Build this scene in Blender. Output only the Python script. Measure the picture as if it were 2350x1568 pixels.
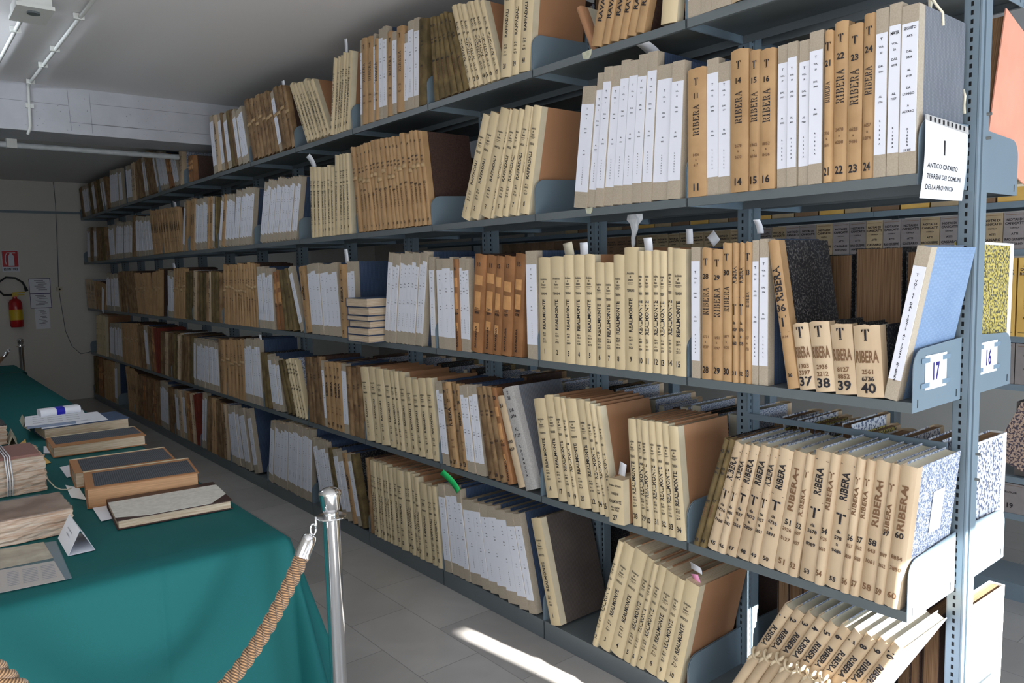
import bpy, math, random
import numpy as np
from mathutils import Vector, Matrix

for _o in list(bpy.data.objects): bpy.data.objects.remove(_o)
SC = bpy.context.scene
COL = SC.collection
rnd = random.Random(7)

# ------------------------------------------------------------------ camera
FPX = 1762.36                      # focal length in pixels of the 2350 px frame
CP = Vector((-2.1916, -1.7031, 1.6662))
_yaw, _pit, _rol = 0.6850, 0.0943, -0.0243
_f = Vector((math.sin(_yaw)*math.cos(_pit), math.cos(_yaw)*math.cos(_pit), -math.sin(_pit)))
_r = Vector((math.cos(_yaw), -math.sin(_yaw), 0.0)); _u = _r.cross(_f)
CR = _r*math.cos(_rol)+_u*math.sin(_rol); CU = -_r*math.sin(_rol)+_u*math.cos(_rol); CF = _f
cam_d = bpy.data.cameras.new('camera'); cam = bpy.data.objects.new('camera', cam_d); COL.objects.link(cam)
cam_d.sensor_width = 36.0; cam_d.lens = 36.0*FPX/2350.0; cam_d.clip_start = 0.02; cam_d.clip_end = 100
cam.matrix_world = Matrix(((CR.x, CU.x, -CF.x, CP.x), (CR.y, CU.y, -CF.y, CP.y), (CR.z, CU.z, -CF.z, CP.z), (0, 0, 0, 1)))
SC.camera = cam

# ------------------------------------------------------------------ light
vs = SC.view_settings
vs.view_transform = 'Standard'; vs.look = 'None'; vs.gamma = 1.0; vs.use_curve_mapping = False
vs.exposure = -0.16
w = bpy.data.worlds.new('world'); SC.world = w; w.use_nodes = True
bg = w.node_tree.nodes['Background']; bg.inputs[0].default_value = (0.62, 0.76, 1.0, 1); bg.inputs[1].default_value = 1.2
sun_d = bpy.data.lights.new('sun', 'SUN'); sun_d.energy = 70.0; sun_d.angle = math.radians(0.6); sun_d.color = (1.0, 0.96, 0.9)
sun = bpy.data.objects.new('sun', sun_d); COL.objects.link(sun)
sun.rotation_euler = Vector((-0.10, 1.0, -0.43)).to_track_quat('-Z', 'Y').to_euler()
sun.location = (1.5, -8, 5)
def area(name, loc, look, sx, sy, power, color):
    d = bpy.data.lights.new(name, 'AREA'); d.shape = 'RECTANGLE'; d.size = sx; d.size_y = sy; d.energy = power; d.color = color
    o = bpy.data.objects.new(name, d); COL.objects.link(o); o.location = loc
    o.rotation_euler = Vector(look).to_track_quat('-Z', 'Y').to_euler()
    return o
area('daylight_near_window', (0.72, -3.96, 1.2), (0, 1, -0.08), 1.1, 1.5, 120, (0.72, 0.86, 1.0))
area('added_side_fill', (-3.55, -1.9, 1.75), (1, 0.25, 0), 2.4, 1.5, 56, (0.88, 0.94, 1.0))  # fill at an unseen left window, added to light the spines frontally

area('added_ceiling_fill', (-2.0, -3.96, 0.70), (0, 1, 0.45), 2.3, 1.2, 34, (0.80, 0.90, 1.0))  # added fill aimed upward from behind the camera to brighten the ceiling

# ------------------------------------------------------------------ pixel helpers (2350 x 1568 frame of the photograph)
def ray(x, y): return CR*((x-1175)/FPX) - CU*((y-784)/FPX) + CF
def on(x, y, ax, v):
    d = ray(x, y); return CP + d*((v-CP[ax])/d[ax])
def proj(p):
    d = Vector(p)-CP; z = d.dot(CF)
    return 1175+FPX*d.dot(CR)/z, 784-FPX*d.dot(CU)/z
def y_at(px, z, x=0.0):
    "y of the point (x, y, z) that stands on the picture column px"
    lo, hi = -1.4, 14.0
    for _ in range(45):
        m = (lo+hi)/2
        if proj((x, m, z))[0] > px: lo = m
        else: hi = m
    return (lo+hi)/2

# ------------------------------------------------------------------ materials
MATS = {}
def nt(name):
    m = bpy.data.materials.new(name); m.use_nodes = True; t = m.node_tree; t.nodes.clear()
    out = t.nodes.new('ShaderNodeOutputMaterial'); b = t.nodes.new('ShaderNodeBsdfPrincipled')
    t.links.new(b.outputs[0], out.inputs[0]); return m, t, b
def mat(name, col, rough=0.7, var=0.0, noise=0.0, nscale=20.0, metal=0.0, stretch=(1, 1, 1), col2=None, bump=0.0, spec=0.3, detail=3.0, mus=(0.35, 0.65)):
    """a base colour, mixed with a second one by object-space noise, varied a little from object to object"""
    if name in MATS: return MATS[name]
    m, t, b = nt(name); N, L = t.nodes, t.links
    b.inputs['Roughness'].default_value = rough; b.inputs['Metallic'].default_value = metal
    b.inputs['Specular IOR Level'].default_value = spec
    c4 = (*col, 1)
    if noise == 0 and var == 0 and bump == 0:
        b.inputs['Base Color'].default_value = c4; MATS[name] = m; return m
    tc = N.new('ShaderNodeTexCoord'); mp = N.new('ShaderNodeMapping'); mp.inputs['Scale'].default_value = stretch
    oi = N.new('ShaderNodeObjectInfo')
    ad = N.new('ShaderNodeVectorMath'); ad.operation = 'MULTIPLY_ADD'
    cmb = N.new('ShaderNodeCombineXYZ'); mul = N.new('ShaderNodeMath'); mul.operation = 'MULTIPLY'; mul.inputs[1].default_value = 37.0
    L.new(oi.outputs['Random'], mul.inputs[0])
    for i in range(3): L.new(mul.outputs[0], cmb.inputs[i])
    L.new(tc.outputs['Object'], ad.inputs[0]); ad.inputs[1].default_value = (1, 1, 1); L.new(cmb.outputs[0], ad.inputs[2])
    L.new(ad.outputs[0], mp.inputs[0])
    nz = N.new('ShaderNodeTexNoise'); nz.inputs['Scale'].default_value = nscale; nz.inputs['Detail'].default_value = detail
    L.new(mp.outputs[0], nz.inputs['Vector'])
    rmp = N.new('ShaderNodeMapRange'); rmp.inputs[1].default_value = mus[0]; rmp.inputs[2].default_value = mus[1]
    rmp.inputs[3].default_value = 0.0; rmp.inputs[4].default_value = noise
    L.new(nz.outputs[0], rmp.inputs[0])
    mx = N.new('ShaderNodeMix'); mx.data_type = 'RGBA'
    mx.inputs[6].default_value = c4; mx.inputs[7].default_value = (*(col2 or tuple(c*0.45 for c in col)), 1)
    L.new(rmp.outputs[0], mx.inputs[0])
    hs = N.new('ShaderNodeHueSaturation'); v = N.new('ShaderNodeMapRange')
    v.inputs[3].default_value = 1-var; v.inputs[4].default_value = 1+var*0.6
    L.new(oi.outputs['Random'], v.inputs[0]); L.new(v.outputs[0], hs.inputs['Value'])
    L.new(mx.outputs[2], hs.inputs['Color']); L.new(hs.outputs[0], b.inputs['Base Color'])
    if bump:
        bp = N.new('ShaderNodeBump'); bp.inputs['Strength'].default_value = bump; bp.inputs['Distance'].default_value = 0.003
        L.new(nz.outputs[0], bp.inputs['Height']); L.new(bp.outputs[0], b.inputs['Normal'])
    MATS[name] = m; return m
def weave(name, col, col2, scale, rough=0.8, amt=0.6):
    """cloth weave: crossed wave bands over object space"""
    if name in MATS: return MATS[name]
    m, t, b = nt(name); N, L = t.nodes, t.links
    tc = N.new('ShaderNodeTexCoord'); oi = N.new('ShaderNodeObjectInfo')
    w1 = N.new('ShaderNodeTexWave'); w1.bands_direction = 'Z'; w1.inputs['Scale'].default_value = scale; w1.inputs['Distortion'].default_value = 1.5; w1.inputs['Detail'].default_value = 2
    w2 = N.new('ShaderNodeTexWave'); w2.bands_direction = 'X'; w2.inputs['Scale'].default_value = scale*0.37; w2.inputs['Distortion'].default_value = 2.5
    nz = N.new('ShaderNodeTexNoise'); nz.inputs['Scale'].default_value = 7
    for n_ in (w1, w2, nz): L.new(tc.outputs['Object'], n_.inputs['Vector'])
    a = N.new('ShaderNodeMath'); a.operation = 'MULTIPLY'; L.new(w1.outputs[1], a.inputs[0]); L.new(w2.outputs[1], a.inputs[1])
    a2 = N.new('ShaderNodeMath'); a2.operation = 'MULTIPLY_ADD'; L.new(a.outputs[0], a2.inputs[0]); a2.inputs[1].default_value = amt; 
    a3 = N.new('ShaderNodeMath'); a3.operation = 'MULTIPLY'; L.new(nz.outputs[0], a3.inputs[0]); a3.inputs[1].default_value = 0.5
    L.new(a3.outputs[0], a2.inputs[2])
    mx = N.new('ShaderNodeMix'); mx.data_type = 'RGBA'; mx.inputs[6].default_value = (*col, 1); mx.inputs[7].default_value = (*col2, 1)
    L.new(a2.outputs[0], mx.inputs[0]); L.new(mx.outputs[2], b.inputs['Base Color']); b.inputs['Roughness'].default_value = rough
    b.inputs['Specular IOR Level'].default_value = 0.25
    MATS[name] = m; return m
def spots(name, col, col2, scale, thr=(0.45, 0.55), rough=0.6, stretch=(1, 1, 1)):
    """marbled / mottled paper"""
    if name in MATS: return MATS[name]
    m, t, b = nt(name); N, L = t.nodes, t.links
    tc = N.new('ShaderNodeTexCoord'); mp = N.new('ShaderNodeMapping'); mp.inputs['Scale'].default_value = stretch
    L.new(tc.outputs['Object'], mp.inputs[0])
    nz = N.new('ShaderNodeTexNoise'); nz.inputs['Scale'].default_value = scale; nz.inputs['Detail'].default_value = 2.0
    L.new(mp.outputs[0], nz.inputs['Vector'])
    r = N.new('ShaderNodeMapRange'); r.inputs[1].default_value = thr[0]; r.inputs[2].default_value = thr[1]
    L.new(nz.outputs[0], r.inputs[0])
    mx = N.new('ShaderNodeMix'); mx.data_type = 'RGBA'; mx.inputs[6].default_value = (*col, 1); mx.inputs[7].default_value = (*col2, 1)
    L.new(r.outputs[0], mx.inputs[0]); L.new(mx.outputs[2], b.inputs['Base Color']); b.inputs['Roughness'].default_value = rough
    b.inputs['Specular IOR Level'].default_value = 0.3
    MATS[name] = m; return m

mat('steel', (0.112, 0.130, 0.138), 0.42, noise=0.25, nscale=6, col2=(0.09, 0.107, 0.115), spec=0.5)
mat('steel_blue', (0.155, 0.205, 0.245), 0.4, noise=0.2, nscale=5, col2=(0.13, 0.175, 0.21), spec=0.5)
mat('slot_dark', (0.006, 0.007, 0.008), 0.9)
mat('bolt', (0.25, 0.24, 0.22), 0.35, metal=0.8)
mat('ivory', (0.62, 0.50, 0.315), 0.62, var=0.10, noise=0.30, nscale=9, col2=(0.50, 0.39, 0.22), detail=5)
mat('ivory_strip', (0.60, 0.52, 0.37), 0.7, noise=0.2, nscale=14)
mat('brown_board', (0.37, 0.19, 0.098), 0.6, var=0.08, noise=0.3, nscale=5, col2=(0.27, 0.13, 0.065))
mat('greige', (0.42, 0.355, 0.275), 0.85, var=0.05, noise=0.5, nscale=260, col2=(0.31, 0.255, 0.19))
mat('label_white', (0.72, 0.73, 0.80), 0.55)
mat('label_edge', (0.80, 0.79, 0.78), 0.6)
weave('navy_cloth', (0.018, 0.030, 0.062), (0.09, 0.135, 0.23), 95)
weave('grey_cloth', (0.075, 0.08, 0.095), (0.24, 0.25, 0.28), 95)
weave('blue_cloth', (0.10, 0.16, 0.27), (0.30, 0.40, 0.56), 95)
mat('tan', (0.46, 0.29, 0.145), 0.65, var=0.10, noise=0.55, nscale=11, col2=(0.32, 0.185, 0.085), detail=6)
mat('vellum', (0.60, 0.46, 0.31), 0.5, var=0.08, noise=0.6, nscale=7, col2=(0.40, 0.28, 0.17), detail=6, stretch=(1, 1, 0.5))
mat('oldbrown', (0.30, 0.19, 0.095), 0.7, var=0.30, noise=0.8, nscale=13, col2=(0.12, 0.065, 0.03), detail=7)
mat('strap_tan', (0.50, 0.34, 0.18), 0.6, noise=0.4, nscale=30)
mat('leather', (0.33, 0.155, 0.065), 0.55, var=0.12, noise=0.6, nscale=9, col2=(0.17, 0.075, 0.03), detail=6)
mat('patch_orange', (0.60, 0.32, 0.13), 0.65, noise=0.4, nscale=40, col2=(0.4, 0.18, 0.07))
mat('olive', (0.185, 0.13, 0.055), 0.8, var=0.2, noise=0.8, nscale=16, col2=(0.07, 0.05, 0.022), detail=7)
mat('darkred', (0.20, 0.035, 0.02), 0.6, noise=0.5, nscale=14)
mat('darkbrown_board', (0.075, 0.042, 0.032), 0.6, var=0.1, noise=0.7, nscale=120, col2=(0.035, 0.02, 0.016))
spots('mottled_black', (0.012, 0.012, 0.016), (0.14, 0.13, 0.12), 150, (0.5, 0.68))
spots('mottled_blue', (0.62, 0.63, 0.66), (0.10, 0.12, 0.2), 75, (0.5, 0.56))
spots('mottled_fine', (0.55, 0.56, 0.60), (0.13, 0.17, 0.27), 190, (0.44, 0.56))
spots('mottled_yellow', (0.50, 0.40, 0.10), (0.06, 0.06, 0.05), 110, (0.46, 0.56))
spots('marbled_brown', (0.42, 0.30, 0.23), (0.06, 0.05, 0.07), 95, (0.48, 0.54))
mat('greycloth_spine', (0.46, 0.44, 0.42), 0.8, noise=0.4, nscale=200)
mat('pages', (0.62, 0.50, 0.35), 0.85, var=0.12, noise=0.75, nscale=6, stretch=(1, 160, 1), col2=(0.36, 0.25, 0.14), detail=2)
mat('pages_brown', (0.30, 0.175, 0.09), 0.9, var=0.15, noise=0.85, nscale=5, stretch=(1, 120, 1), col2=(0.10, 0.05, 0.025), detail=3)
mat('pages_flat', (0.62, 0.51, 0.38), 0.85, noise=0.75, nscale=7, stretch=(1.5, 1.5, 60), col2=(0.38, 0.26, 0.16), detail=4)
mat('pages_orange', (0.55, 0.31, 0.16), 0.8, noise=0.4, nscale=6, stretch=(1, 1, 60))
mat('ink', (0.02, 0.018, 0.022), 0.6)
mat('ink_faint', (0.17, 0.09, 0.045), 0.7)
mat('ink_blue', (0.03, 0.02, 0.16), 0.6)
mat('ink_grey', (0.22, 0.22, 0.26), 0.6)
mat('paper', (0.78, 0.79, 0.84), 0.6)
mat('paper_cream', (0.66, 0.60, 0.46), 0.7, noise=0.3, nscale=8)
mat('paper_pink', (0.85, 0.35, 0.55), 0.6)
mat('paper_green', (0.02, 0.50, 0.13), 0.5)
mat('tape', (0.50, 0.50, 0.38), 0.35, noise=0.4, nscale=60)
mat('chrome', (0.75, 0.75, 0.76), 0.12, metal=1.0)
mat('pink_folder', (0.75, 0.32, 0.22), 0.7, noise=0.3, nscale=9, col2=(0.55, 0.24, 0.15), detail=5)
mat('yellow_folder', (0.66, 0.42, 0.12), 0.65, noise=0.4, nscale=10, col2=(0.45, 0.26, 0.06))
mat('box_grey', (0.24, 0.215, 0.21), 0.8, var=0.15, noise=0.2, nscale=20)
mat('box_tan', (0.40, 0.31, 0.19), 0.8, var=0.15, noise=0.3, nscale=12)
mat('box_brown', (0.24, 0.15, 0.09), 0.8, var=0.2, noise=0.3, nscale=12)
mat('white_plastic', (0.62, 0.63, 0.60), 0.45)
mat('black_rubber', (0.012, 0.012, 0.013), 0.5)

# ------------------------------------------------------------------ mesh helpers
class MB:
    def __init__(s): s.v = []; s.f = []; s.m = []
    def add(s, vs_, fs, mi=0):
        b = len(s.v); s.v += [tuple(p) for p in vs_]
        for k, f in enumerate(fs):
            s.f.append(tuple(b+i for i in f)); s.m.append(mi if isinstance(mi, int) else mi[k])
        return s
    def box(s, x0, x1, y0, y1, z0, z1, mi=0):
        v = [(x0, y0, z0), (x1, y0, z0), (x1, y1, z0), (x0, y1, z0), (x0, y0, z1), (x1, y0, z1), (x1, y1, z1), (x0, y1, z1)]
        return s.add(v, [(0, 3, 2, 1), (4, 5, 6, 7), (0, 1, 5, 4), (1, 2, 6, 5), (2, 3, 7, 6), (3, 0, 4, 7)], mi)
    def prism(s, poly, axis, a0, a1, mi=0):
        "polygon extruded along an axis; poly gives the two other coordinates in cyclic order"
        n = len(poly)
        def P(q, a):
            if axis == 1: return (q[0], a, q[1])
            if axis == 0: return (a, q[0], q[1])
            return (q[0], q[1], a)
        v = [P(q, a0) for q in poly]+[P(q, a1) for q in poly]
        f = [tuple(range(n))[::-1], tuple(range(n, 2*n))]+[(i, (i+1) % n, n+(i+1) % n, n+i) for i in range(n)]
        return s.add(v, f, mi)
    def tube(s, pts, r, n=8, mi=0, caps=True):
        pts = [Vector(p) for p in pts]; rs = r if isinstance(r, (list, tuple)) else [r]*len(pts)
        rings = []; up = Vector((0, 0, 1)); prev = None
        for i, p in enumerate(pts):
            d = (pts[min(i+1, len(pts)-1)]-pts[max(i-1, 0)])
            if d.length < 1e-9: d = Vector((0, 0, 1))
            d.normalize()
            if prev is None: a = d.cross(up if abs(d.z) < 0.95 else Vector((1, 0, 0)))
            else: a = prev-d*prev.dot(d)
            a.normalize(); prev = a; b_ = d.cross(a)
            rings.append([p+(a*math.cos(2*math.pi*k/n)+b_*math.sin(2*math.pi*k/n))*rs[i] for k in range(n)])
        v = [q for rg in rings for q in rg]; f = []
        for i in range(len(pts)-1):
            for k in range(n): f.append((i*n+k, i*n+(k+1) % n, (i+1)*n+(k+1) % n, (i+1)*n+k))
        if caps: f.append(tuple(range(n))[::-1]); f.append(tuple((len(pts)-1)*n+k for k in range(n)))
        return s.add(v, f, mi)
    def lathe(s, prof, n=32, c=(0, 0, 0), mi=0):
        v = []; f = []
        for (r, z) in prof:
            for k in range(n): a = 2*math.pi*k/n; v.append((c[0]+r*math.cos(a), c[1]+r*math.sin(a), c[2]+z))
        for i in range(len(prof)-1):
            for k in range(n): f.append((i*n+k, i*n+(k+1) % n, (i+1)*n+(k+1) % n, (i+1)*n+k))
        f.append(tuple(range(n))[::-1]); f.append(tuple((len(prof)-1)*n+k for k in range(n)))
        return s.add(v, f, mi)
    def mesh(s, name, mats, smooth=False):
        me = bpy.data.meshes.new(name); me.from_pydata(s.v, [], s.f)
        for m_ in (mats if isinstance(mats, (list, tuple)) else [mats]): me.materials.append(MATS[m_] if isinstance(m_, str) else m_)
        me.polygons.foreach_set('material_index', s.m)
        if smooth: me.polygons.foreach_set('use_smooth', [True]*len(s.f))
        me.update(); return me
    def obj(s, name, mats, parent=None, smooth=False, sharp=None, loc=None):
        me = s.mesh(name, mats, smooth)
        o = bpy.data.objects.new(name, me); COL.objects.link(o)
        if smooth and sharp: me.set_sharp_from_angle(angle=math.radians(sharp))
        if parent: o.parent = parent
        if loc: o.location = loc
        return o
def empty(name, loc, rot=(0, 0, 0)):
    o = bpy.data.objects.new(name, None); COL.objects.link(o); o.location = loc; o.rotation_euler = rot; o.empty_display_size = 0.05; return o
def tag(o, label, cat, group=None):
    o['label'] = label; o['category'] = cat
    if group: o['group'] = group
    return o
def struct(o, label=None):
    o['kind'] = 'structure'
    if label: o['label'] = label
    return o

# ------------------------------------------------------------------ lettering
GL = {}
def prep_text(strings, bold=True):
    for st in strings:
        if st in GL: continue
        c = bpy.data.curves.new('t', 'FONT'); c.body = st; c.size = 1.0; c.align_x = 'CENTER'; c.align_y = 'CENTER'; c.resolution_u = 2; c.fill_mode = 'BOTH'
        c.offset = 0.026
        o = bpy.data.objects.new('t', c); COL.objects.link(o); GL[st] = o
    bpy.context.view_layer.update(); dg = bpy.context.evaluated_depsgraph_get()
    for st in list(GL):
        o = GL[st]
        if not isinstance(o, bpy.types.Object): continue
        e = o.evaluated_get(dg); me = e.to_mesh()
        n = len(me.vertices); v = np.zeros(n*3); me.vertices.foreach_get('co', v); v = v.reshape(-1, 3)[:, :2]
        f = [tuple(p.vertices) for p in me.polygons]; e.to_mesh_clear()
        if n:
            lo, hi = v.min(0), v.max(0); v = v-(lo+hi)/2; wd, ht = (hi-lo)
        else: wd = ht = 1.0
        GL[st] = (v, f, float(wd), float(ht))
        c = o.data; bpy.data.objects.remove(o); bpy.data.curves.remove(c)
# stencil letters: slab letters broken by bridges, on a 4 x 6 cell
ST = {
 'R': [[(0,5.4),(1.6,5.4),(1.6,6),(0,6)],[(0.4,0.5),(1.3,0.5),(1.3,5.3),(0.4,5.3)],[(0,0),(1.7,0),(1.7,0.5),(0,0.5)],[(1.9,5.4),(3,5.6),(3.6,5.1),(3.8,4.3),(3.0,4.3),(2.8,5.0),(1.9,5.1),],[(3.0,4.1),(3.8,4.1),(3.5,3.3),(2.7,2.9),(1.9,2.8),(1.9,3.2),(2.7,3.5)],[(1.9,2.5),(2.8,2.6),(3.5,1.2),(4.2,0.1),(3.1,0.0),(2.6,1.2)]],
 'I': [[(0,5.4),(2,5.4),(2,6),(0,6)],[(0.5,3.2),(1.5,3.2),(1.5,5.3),(0.5,5.3)],[(0.5,0.6),(1.5,0.6),(1.5,2.9),(0.5,2.9)],[(0,0),(2,0),(2,0.5),(0,0.5)]],
 'B': [[(0,5.4),(1.6,5.4),(1.6,6),(0,6)],[(0.4,0.5),(1.3,0.5),(1.3,5.3),(0.4,5.3)],[(0,0),(1.6,0),(1.6,0.5),(0,0.5)],[(1.9,5.5),(3,5.9),(3.6,5.2),(3.5,3.6),(1.9,3.2),(1.9,3.6),(2.7,3.9),(2.8,5.1),(1.9,5.1)],[(1.9,0.1),(3.2,0.2),(4.0,1.2),(3.7,2.6),(1.9,3.0),(1.9,2.6),(2.9,2.3),(3.1,1.3),(2.7,0.6),(1.9,0.5)]],
 'E': [[(0,5.4),(1.6,5.4),(1.6,6),(0,6)],[(0.4,0.5),(1.3,0.5),(1.3,5.3),(0.4,5.3)],[(0,0),(1.6,0),(1.6,0.5),(0,0.5)],[(1.9,5.5),(3.8,6),(3.8,4.4),(3.3,4.4),(3.0,5.2),(1.9,5.2)],[(1.5,2.8),(2.7,2.8),(2.7,3.4),(1.5,3.4)],[(1.9,0),(3.9,0),(4,1.7),(3.5,1.7),(3.1,0.7),(1.9,0.6)]],
 'A': [[(0,0),(1.2,0),(1.2,0.4),(0,0.4)],[(0.5,0.6),(1.0,0.6),(2.0,4.3),(1.7,5.0)],[(1.9,5.3),(2.2,6),(2.5,6),(4.0,0.6),(3.1,0.6),(2.2,4.2)],[(2.8,0),(4.4,0),(4.4,0.4),(2.8,0.4)],[(1.4,1.9),(2.6,1.9),(2.5,2.4),(1.5,2.4)]],
 'T': [[(1.5,0.6),(2.5,0.6),(2.6,5.9),(1.4,5.9)],[(1.1,0),(2.9,0),(2.7,0.4),(1.3,0.4)],[(0,4.4),(0.4,4.5),(0.9,5.5),(1.2,5.9),(0,5.9)],[(4,4.4),(3.6,4.5),(3.1,5.5),(2.8,5.9),(4,5.9)]],
}
def stencil(st):
    key = '#'+st
    if key in GL: return
    v = []; f = []; x = 0
    for ch in st:
        for poly in ST[ch]:
            b = len(v); v += [(x+p[0], p[1]) for p in poly]; f.append(tuple(range(b, len(v))))
        x += 5.0 if ch != 'I' else 3.2
    v = np.array(v, float); lo, hi = v.min(0), v.max(0); v = v-(lo+hi)/2; h = (hi-lo)
    GL[key] = (v/h[1], f, float(h[0]/h[1]), 1.0)
class Letters:
    "collects strings on one face (u to the right, v up); mapped to 3-D by fn(u, v)"
    def __init__(s): s.v = []; s.f = []; s.m = []
    def put(s, st, u, v, h, rot=0.0, maxw=None, sx=1.0, mi=0):
        if st not in GL: prep_text([st])
        g, f, wd, ht = GL[st]
        k = h/max(ht, 0.3); kx = k*sx
        if maxw and wd*kx > maxw: kx = maxw/wd
        c, sn = math.cos(rot), math.sin(rot)
        b = len(s.v)
        for p in g:
            a, q = p[0]*kx, p[1]*k
            s.v.append((u+a*c-q*sn, v+a*sn+q*c))
        s.f += [tuple(b+i for i in ff) for ff in f]; s.m += [mi]*len(f)
    def bar(s, u0, u1, v0, v1, mi=0):
        b = len(s.v); s.v += [(u0, v0), (u1, v0), (u1, v1), (u0, v1)]; s.f.append((b, b+1, b+2, b+3)); s.m.append(mi)
    def obj(s, name, fn, mats, parent):
        if not s.f: return None
        mb = MB(); mb.v = [fn(a, b) for a, b in s.v]; mb.f = s.f; mb.m = s.m
        return mb.obj(name, mats, parent)
# ------------------------------------------------------------------ room shell
def room_mats():
    # worn marble-grit floor tiles
    m, t, b = nt('floor_tiles'); N, L = t.nodes, t.links
    tc = N.new('ShaderNodeTexCoord'); br = N.new('ShaderNodeTexBrick')
    mp = N.new('ShaderNodeMapping'); mp.inputs['Rotation'].default_value = (0, 0, math.pi/2)
    br.inputs['Scale'].default_value = 1.0; br.inputs['Brick Width'].default_value = 0.60; br.inputs['Row Height'].default_value = 0.30
    br.inputs['Mortar Size'].default_value = 0.0025; br.inputs['Mortar Smooth'].default_value = 0.3
    br.inputs['Color1'].default_value = (0.36, 0.345, 0.33, 1); br.inputs['Color2'].default_value = (0.47, 0.455, 0.44, 1); br.inputs['Mortar'].default_value = (0.26, 0.25, 0.24, 1)
    nz = N.new('ShaderNodeTexNoise'); nz.inputs['Scale'].default_value = 3.0; nz.inputs['Detail'].default_value = 8; nz.inputs['Distortion'].default_value = 1.2
    mx = N.new('ShaderNodeMix'); mx.data_type = 'RGBA'; mx.blend_type = 'MULTIPLY'; mx.inputs[0].default_value = 0.35
    L.new(tc.outputs['Object'], mp.inputs[0]); L.new(mp.outputs[0], br.inputs[0]); L.new(tc.outputs['Object'], nz.inputs['Vector'])
    L.new(br.outputs[0], mx.inputs[6]); L.new(nz.outputs[0], mx.inputs[7]); L.new(mx.outputs[2], b.inputs['Base Color'])
    b.inputs['Roughness'].default_value = 0.36; MATS['floor_tiles'] = m
room_mats()
mat('ceiling_paint', (0.74, 0.725, 0.73), 0.9, noise=0.12, nscale=1.5, col2=(0.64, 0.63, 0.635))
mat('wall_paint', (0.64, 0.61, 0.56), 0.9, noise=0.15, nscale=2.0, col2=(0.54, 0.51, 0.46))
mat('beam_paint', (0.48, 0.485, 0.52), 0.9, noise=0.5, nscale=5, col2=(0.38, 0.385, 0.41), bump=0.5, detail=8)
mat('crack', (0.22, 0.22, 0.24), 0.9)
X0, X1, Y0, Y1, ZC1, ZC2 = -3.6, 4.6, -4.0, 10.37, 3.12, 2.99
struct(MB().box(X0-0.1, X1+0.1, Y0-0.1, Y1+0.1, -0.1, 0.0).obj('floor', 'floor_tiles'))
cl = MB(); cl.box(X0-0.1, X1+0.1, Y0-0.1, 5.3, ZC1, ZC1+0.1); cl.box(X0-0.1, X1+0.1, 5.3, Y1+0.1, ZC2, ZC2+0.23)
struct(cl.obj('ceiling', 'ceiling_paint'))
struct(MB().box(X0, X1, Y1, Y1+0.1, 0, ZC2).obj('wall_far', 'wall_paint'))
struct(MB().box(X1, X1+0.1, Y0, Y1, 0, ZC1).obj('wall_right', 'wall_paint'))
wl = MB(); wl.box(X0-0.1, X0, Y0, -3.2, 0, ZC1); wl.box(X0-0.1, X0, -0.6, Y1, 0, ZC1)
wl.box(X0-0.1, X0, -3.2, -0.6, 0, 0.95); wl.box(X0-0.1, X0, -3.2, -0.6, 2.55, ZC1)
struct(wl.obj('wall_left', 'wall_paint'))
WZ0, WZ1, WX0, WX1 = 0.45, 2.27, 0.20, 1.25
wn = MB(); wn.box(X0, -3.3, Y0-0.1, Y0, 0, ZC1); wn.box(-3.3, -0.7, Y0-0.1, Y0, 1.5, ZC1); wn.box(-0.7, WX0, Y0-0.1, Y0, 0, ZC1); wn.box(WX1, X1, Y0-0.1, Y0, 0, ZC1); wn.box(WX0, WX1, Y0-0.1, Y0, 0, WZ0); wn.box(WX0, WX1, Y0-0.1, Y0, WZ1, ZC1)  # low left opening is added: sun on the floor there bounces to the ceiling
struct(wn.obj('wall_near', 'wall_paint'))
wf = MB()
for a in (WX0, WX1-0.05): wf.box(a, a+0.05, Y0-0.08, Y0-0.03, WZ0, WZ1)
for a in (WZ0, WZ1-0.05): wf.box(WX0, WX1, Y0-0.08, Y0-0.03, a, a+0.05)
struct(wf.obj('window_1', 'white_plastic'))
wf = MB()
for a in (-3.2, -1.9, -0.65): wf.box(X0-0.08, X0-0.03, a, a+0.05, 0.95, 2.55)
for a in (0.95, 2.5): wf.box(X0-0.08, X0-0.03, -3.2, -0.6, a, a+0.05)
struct(wf.obj('added_side_window', 'white_plastic'))  # unseen window frame, added along with the fill for the spines
# concrete beam across the ceiling, with board marks
bm_ = MB().box(X0, X1, 5.05, 5.50, 2.775, 3.16)
beam = struct(bm_.obj('trim_1', 'beam_paint')); beam['label'] = 'painted concrete beam across the ceiling'
ck = MB()
for (xa, za, xb, zb) in ((-1.7, 2.99, -0.98, 2.985), (-0.98, 3.11, -0.97, 2.80), (-0.83, 3.10, -0.825, 2.79), (-0.83, 3.015, 0.1, 3.02), (-0.83, 2.86, 0.1, 2.862), (-0.98, 2.862, -0.5, 2.86)):
    d = Vector((xb-xa, 0, zb-za)).normalized(); n = Vector((-d.z, 0, d.x))*0.0016
    ck.add([(xa-n.x, 5.0488, za-n.z), (xb-n.x, 5.0488, zb-n.z), (xb+n.x, 5.0488, zb+n.z), (xa+n.x, 5.0488, za+n.z)], [(0, 1, 2, 3)])
for k in range(40):
    x = rnd.uniform(-1.35, 0.0); z = rnd.uniform(2.80, 3.08); r = rnd.uniform(0.0015, 0.004)
    ck.add([(x-r, 5.0488, z-r), (x+r, 5.0488, z-r*.6), (x+r*.7, 5.0488, z+r), (x-r*.6, 5.0488, z+r*.8)], [(0, 1, 2, 3)])
struct(ck.obj('trim_2', 'crack'))

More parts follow.
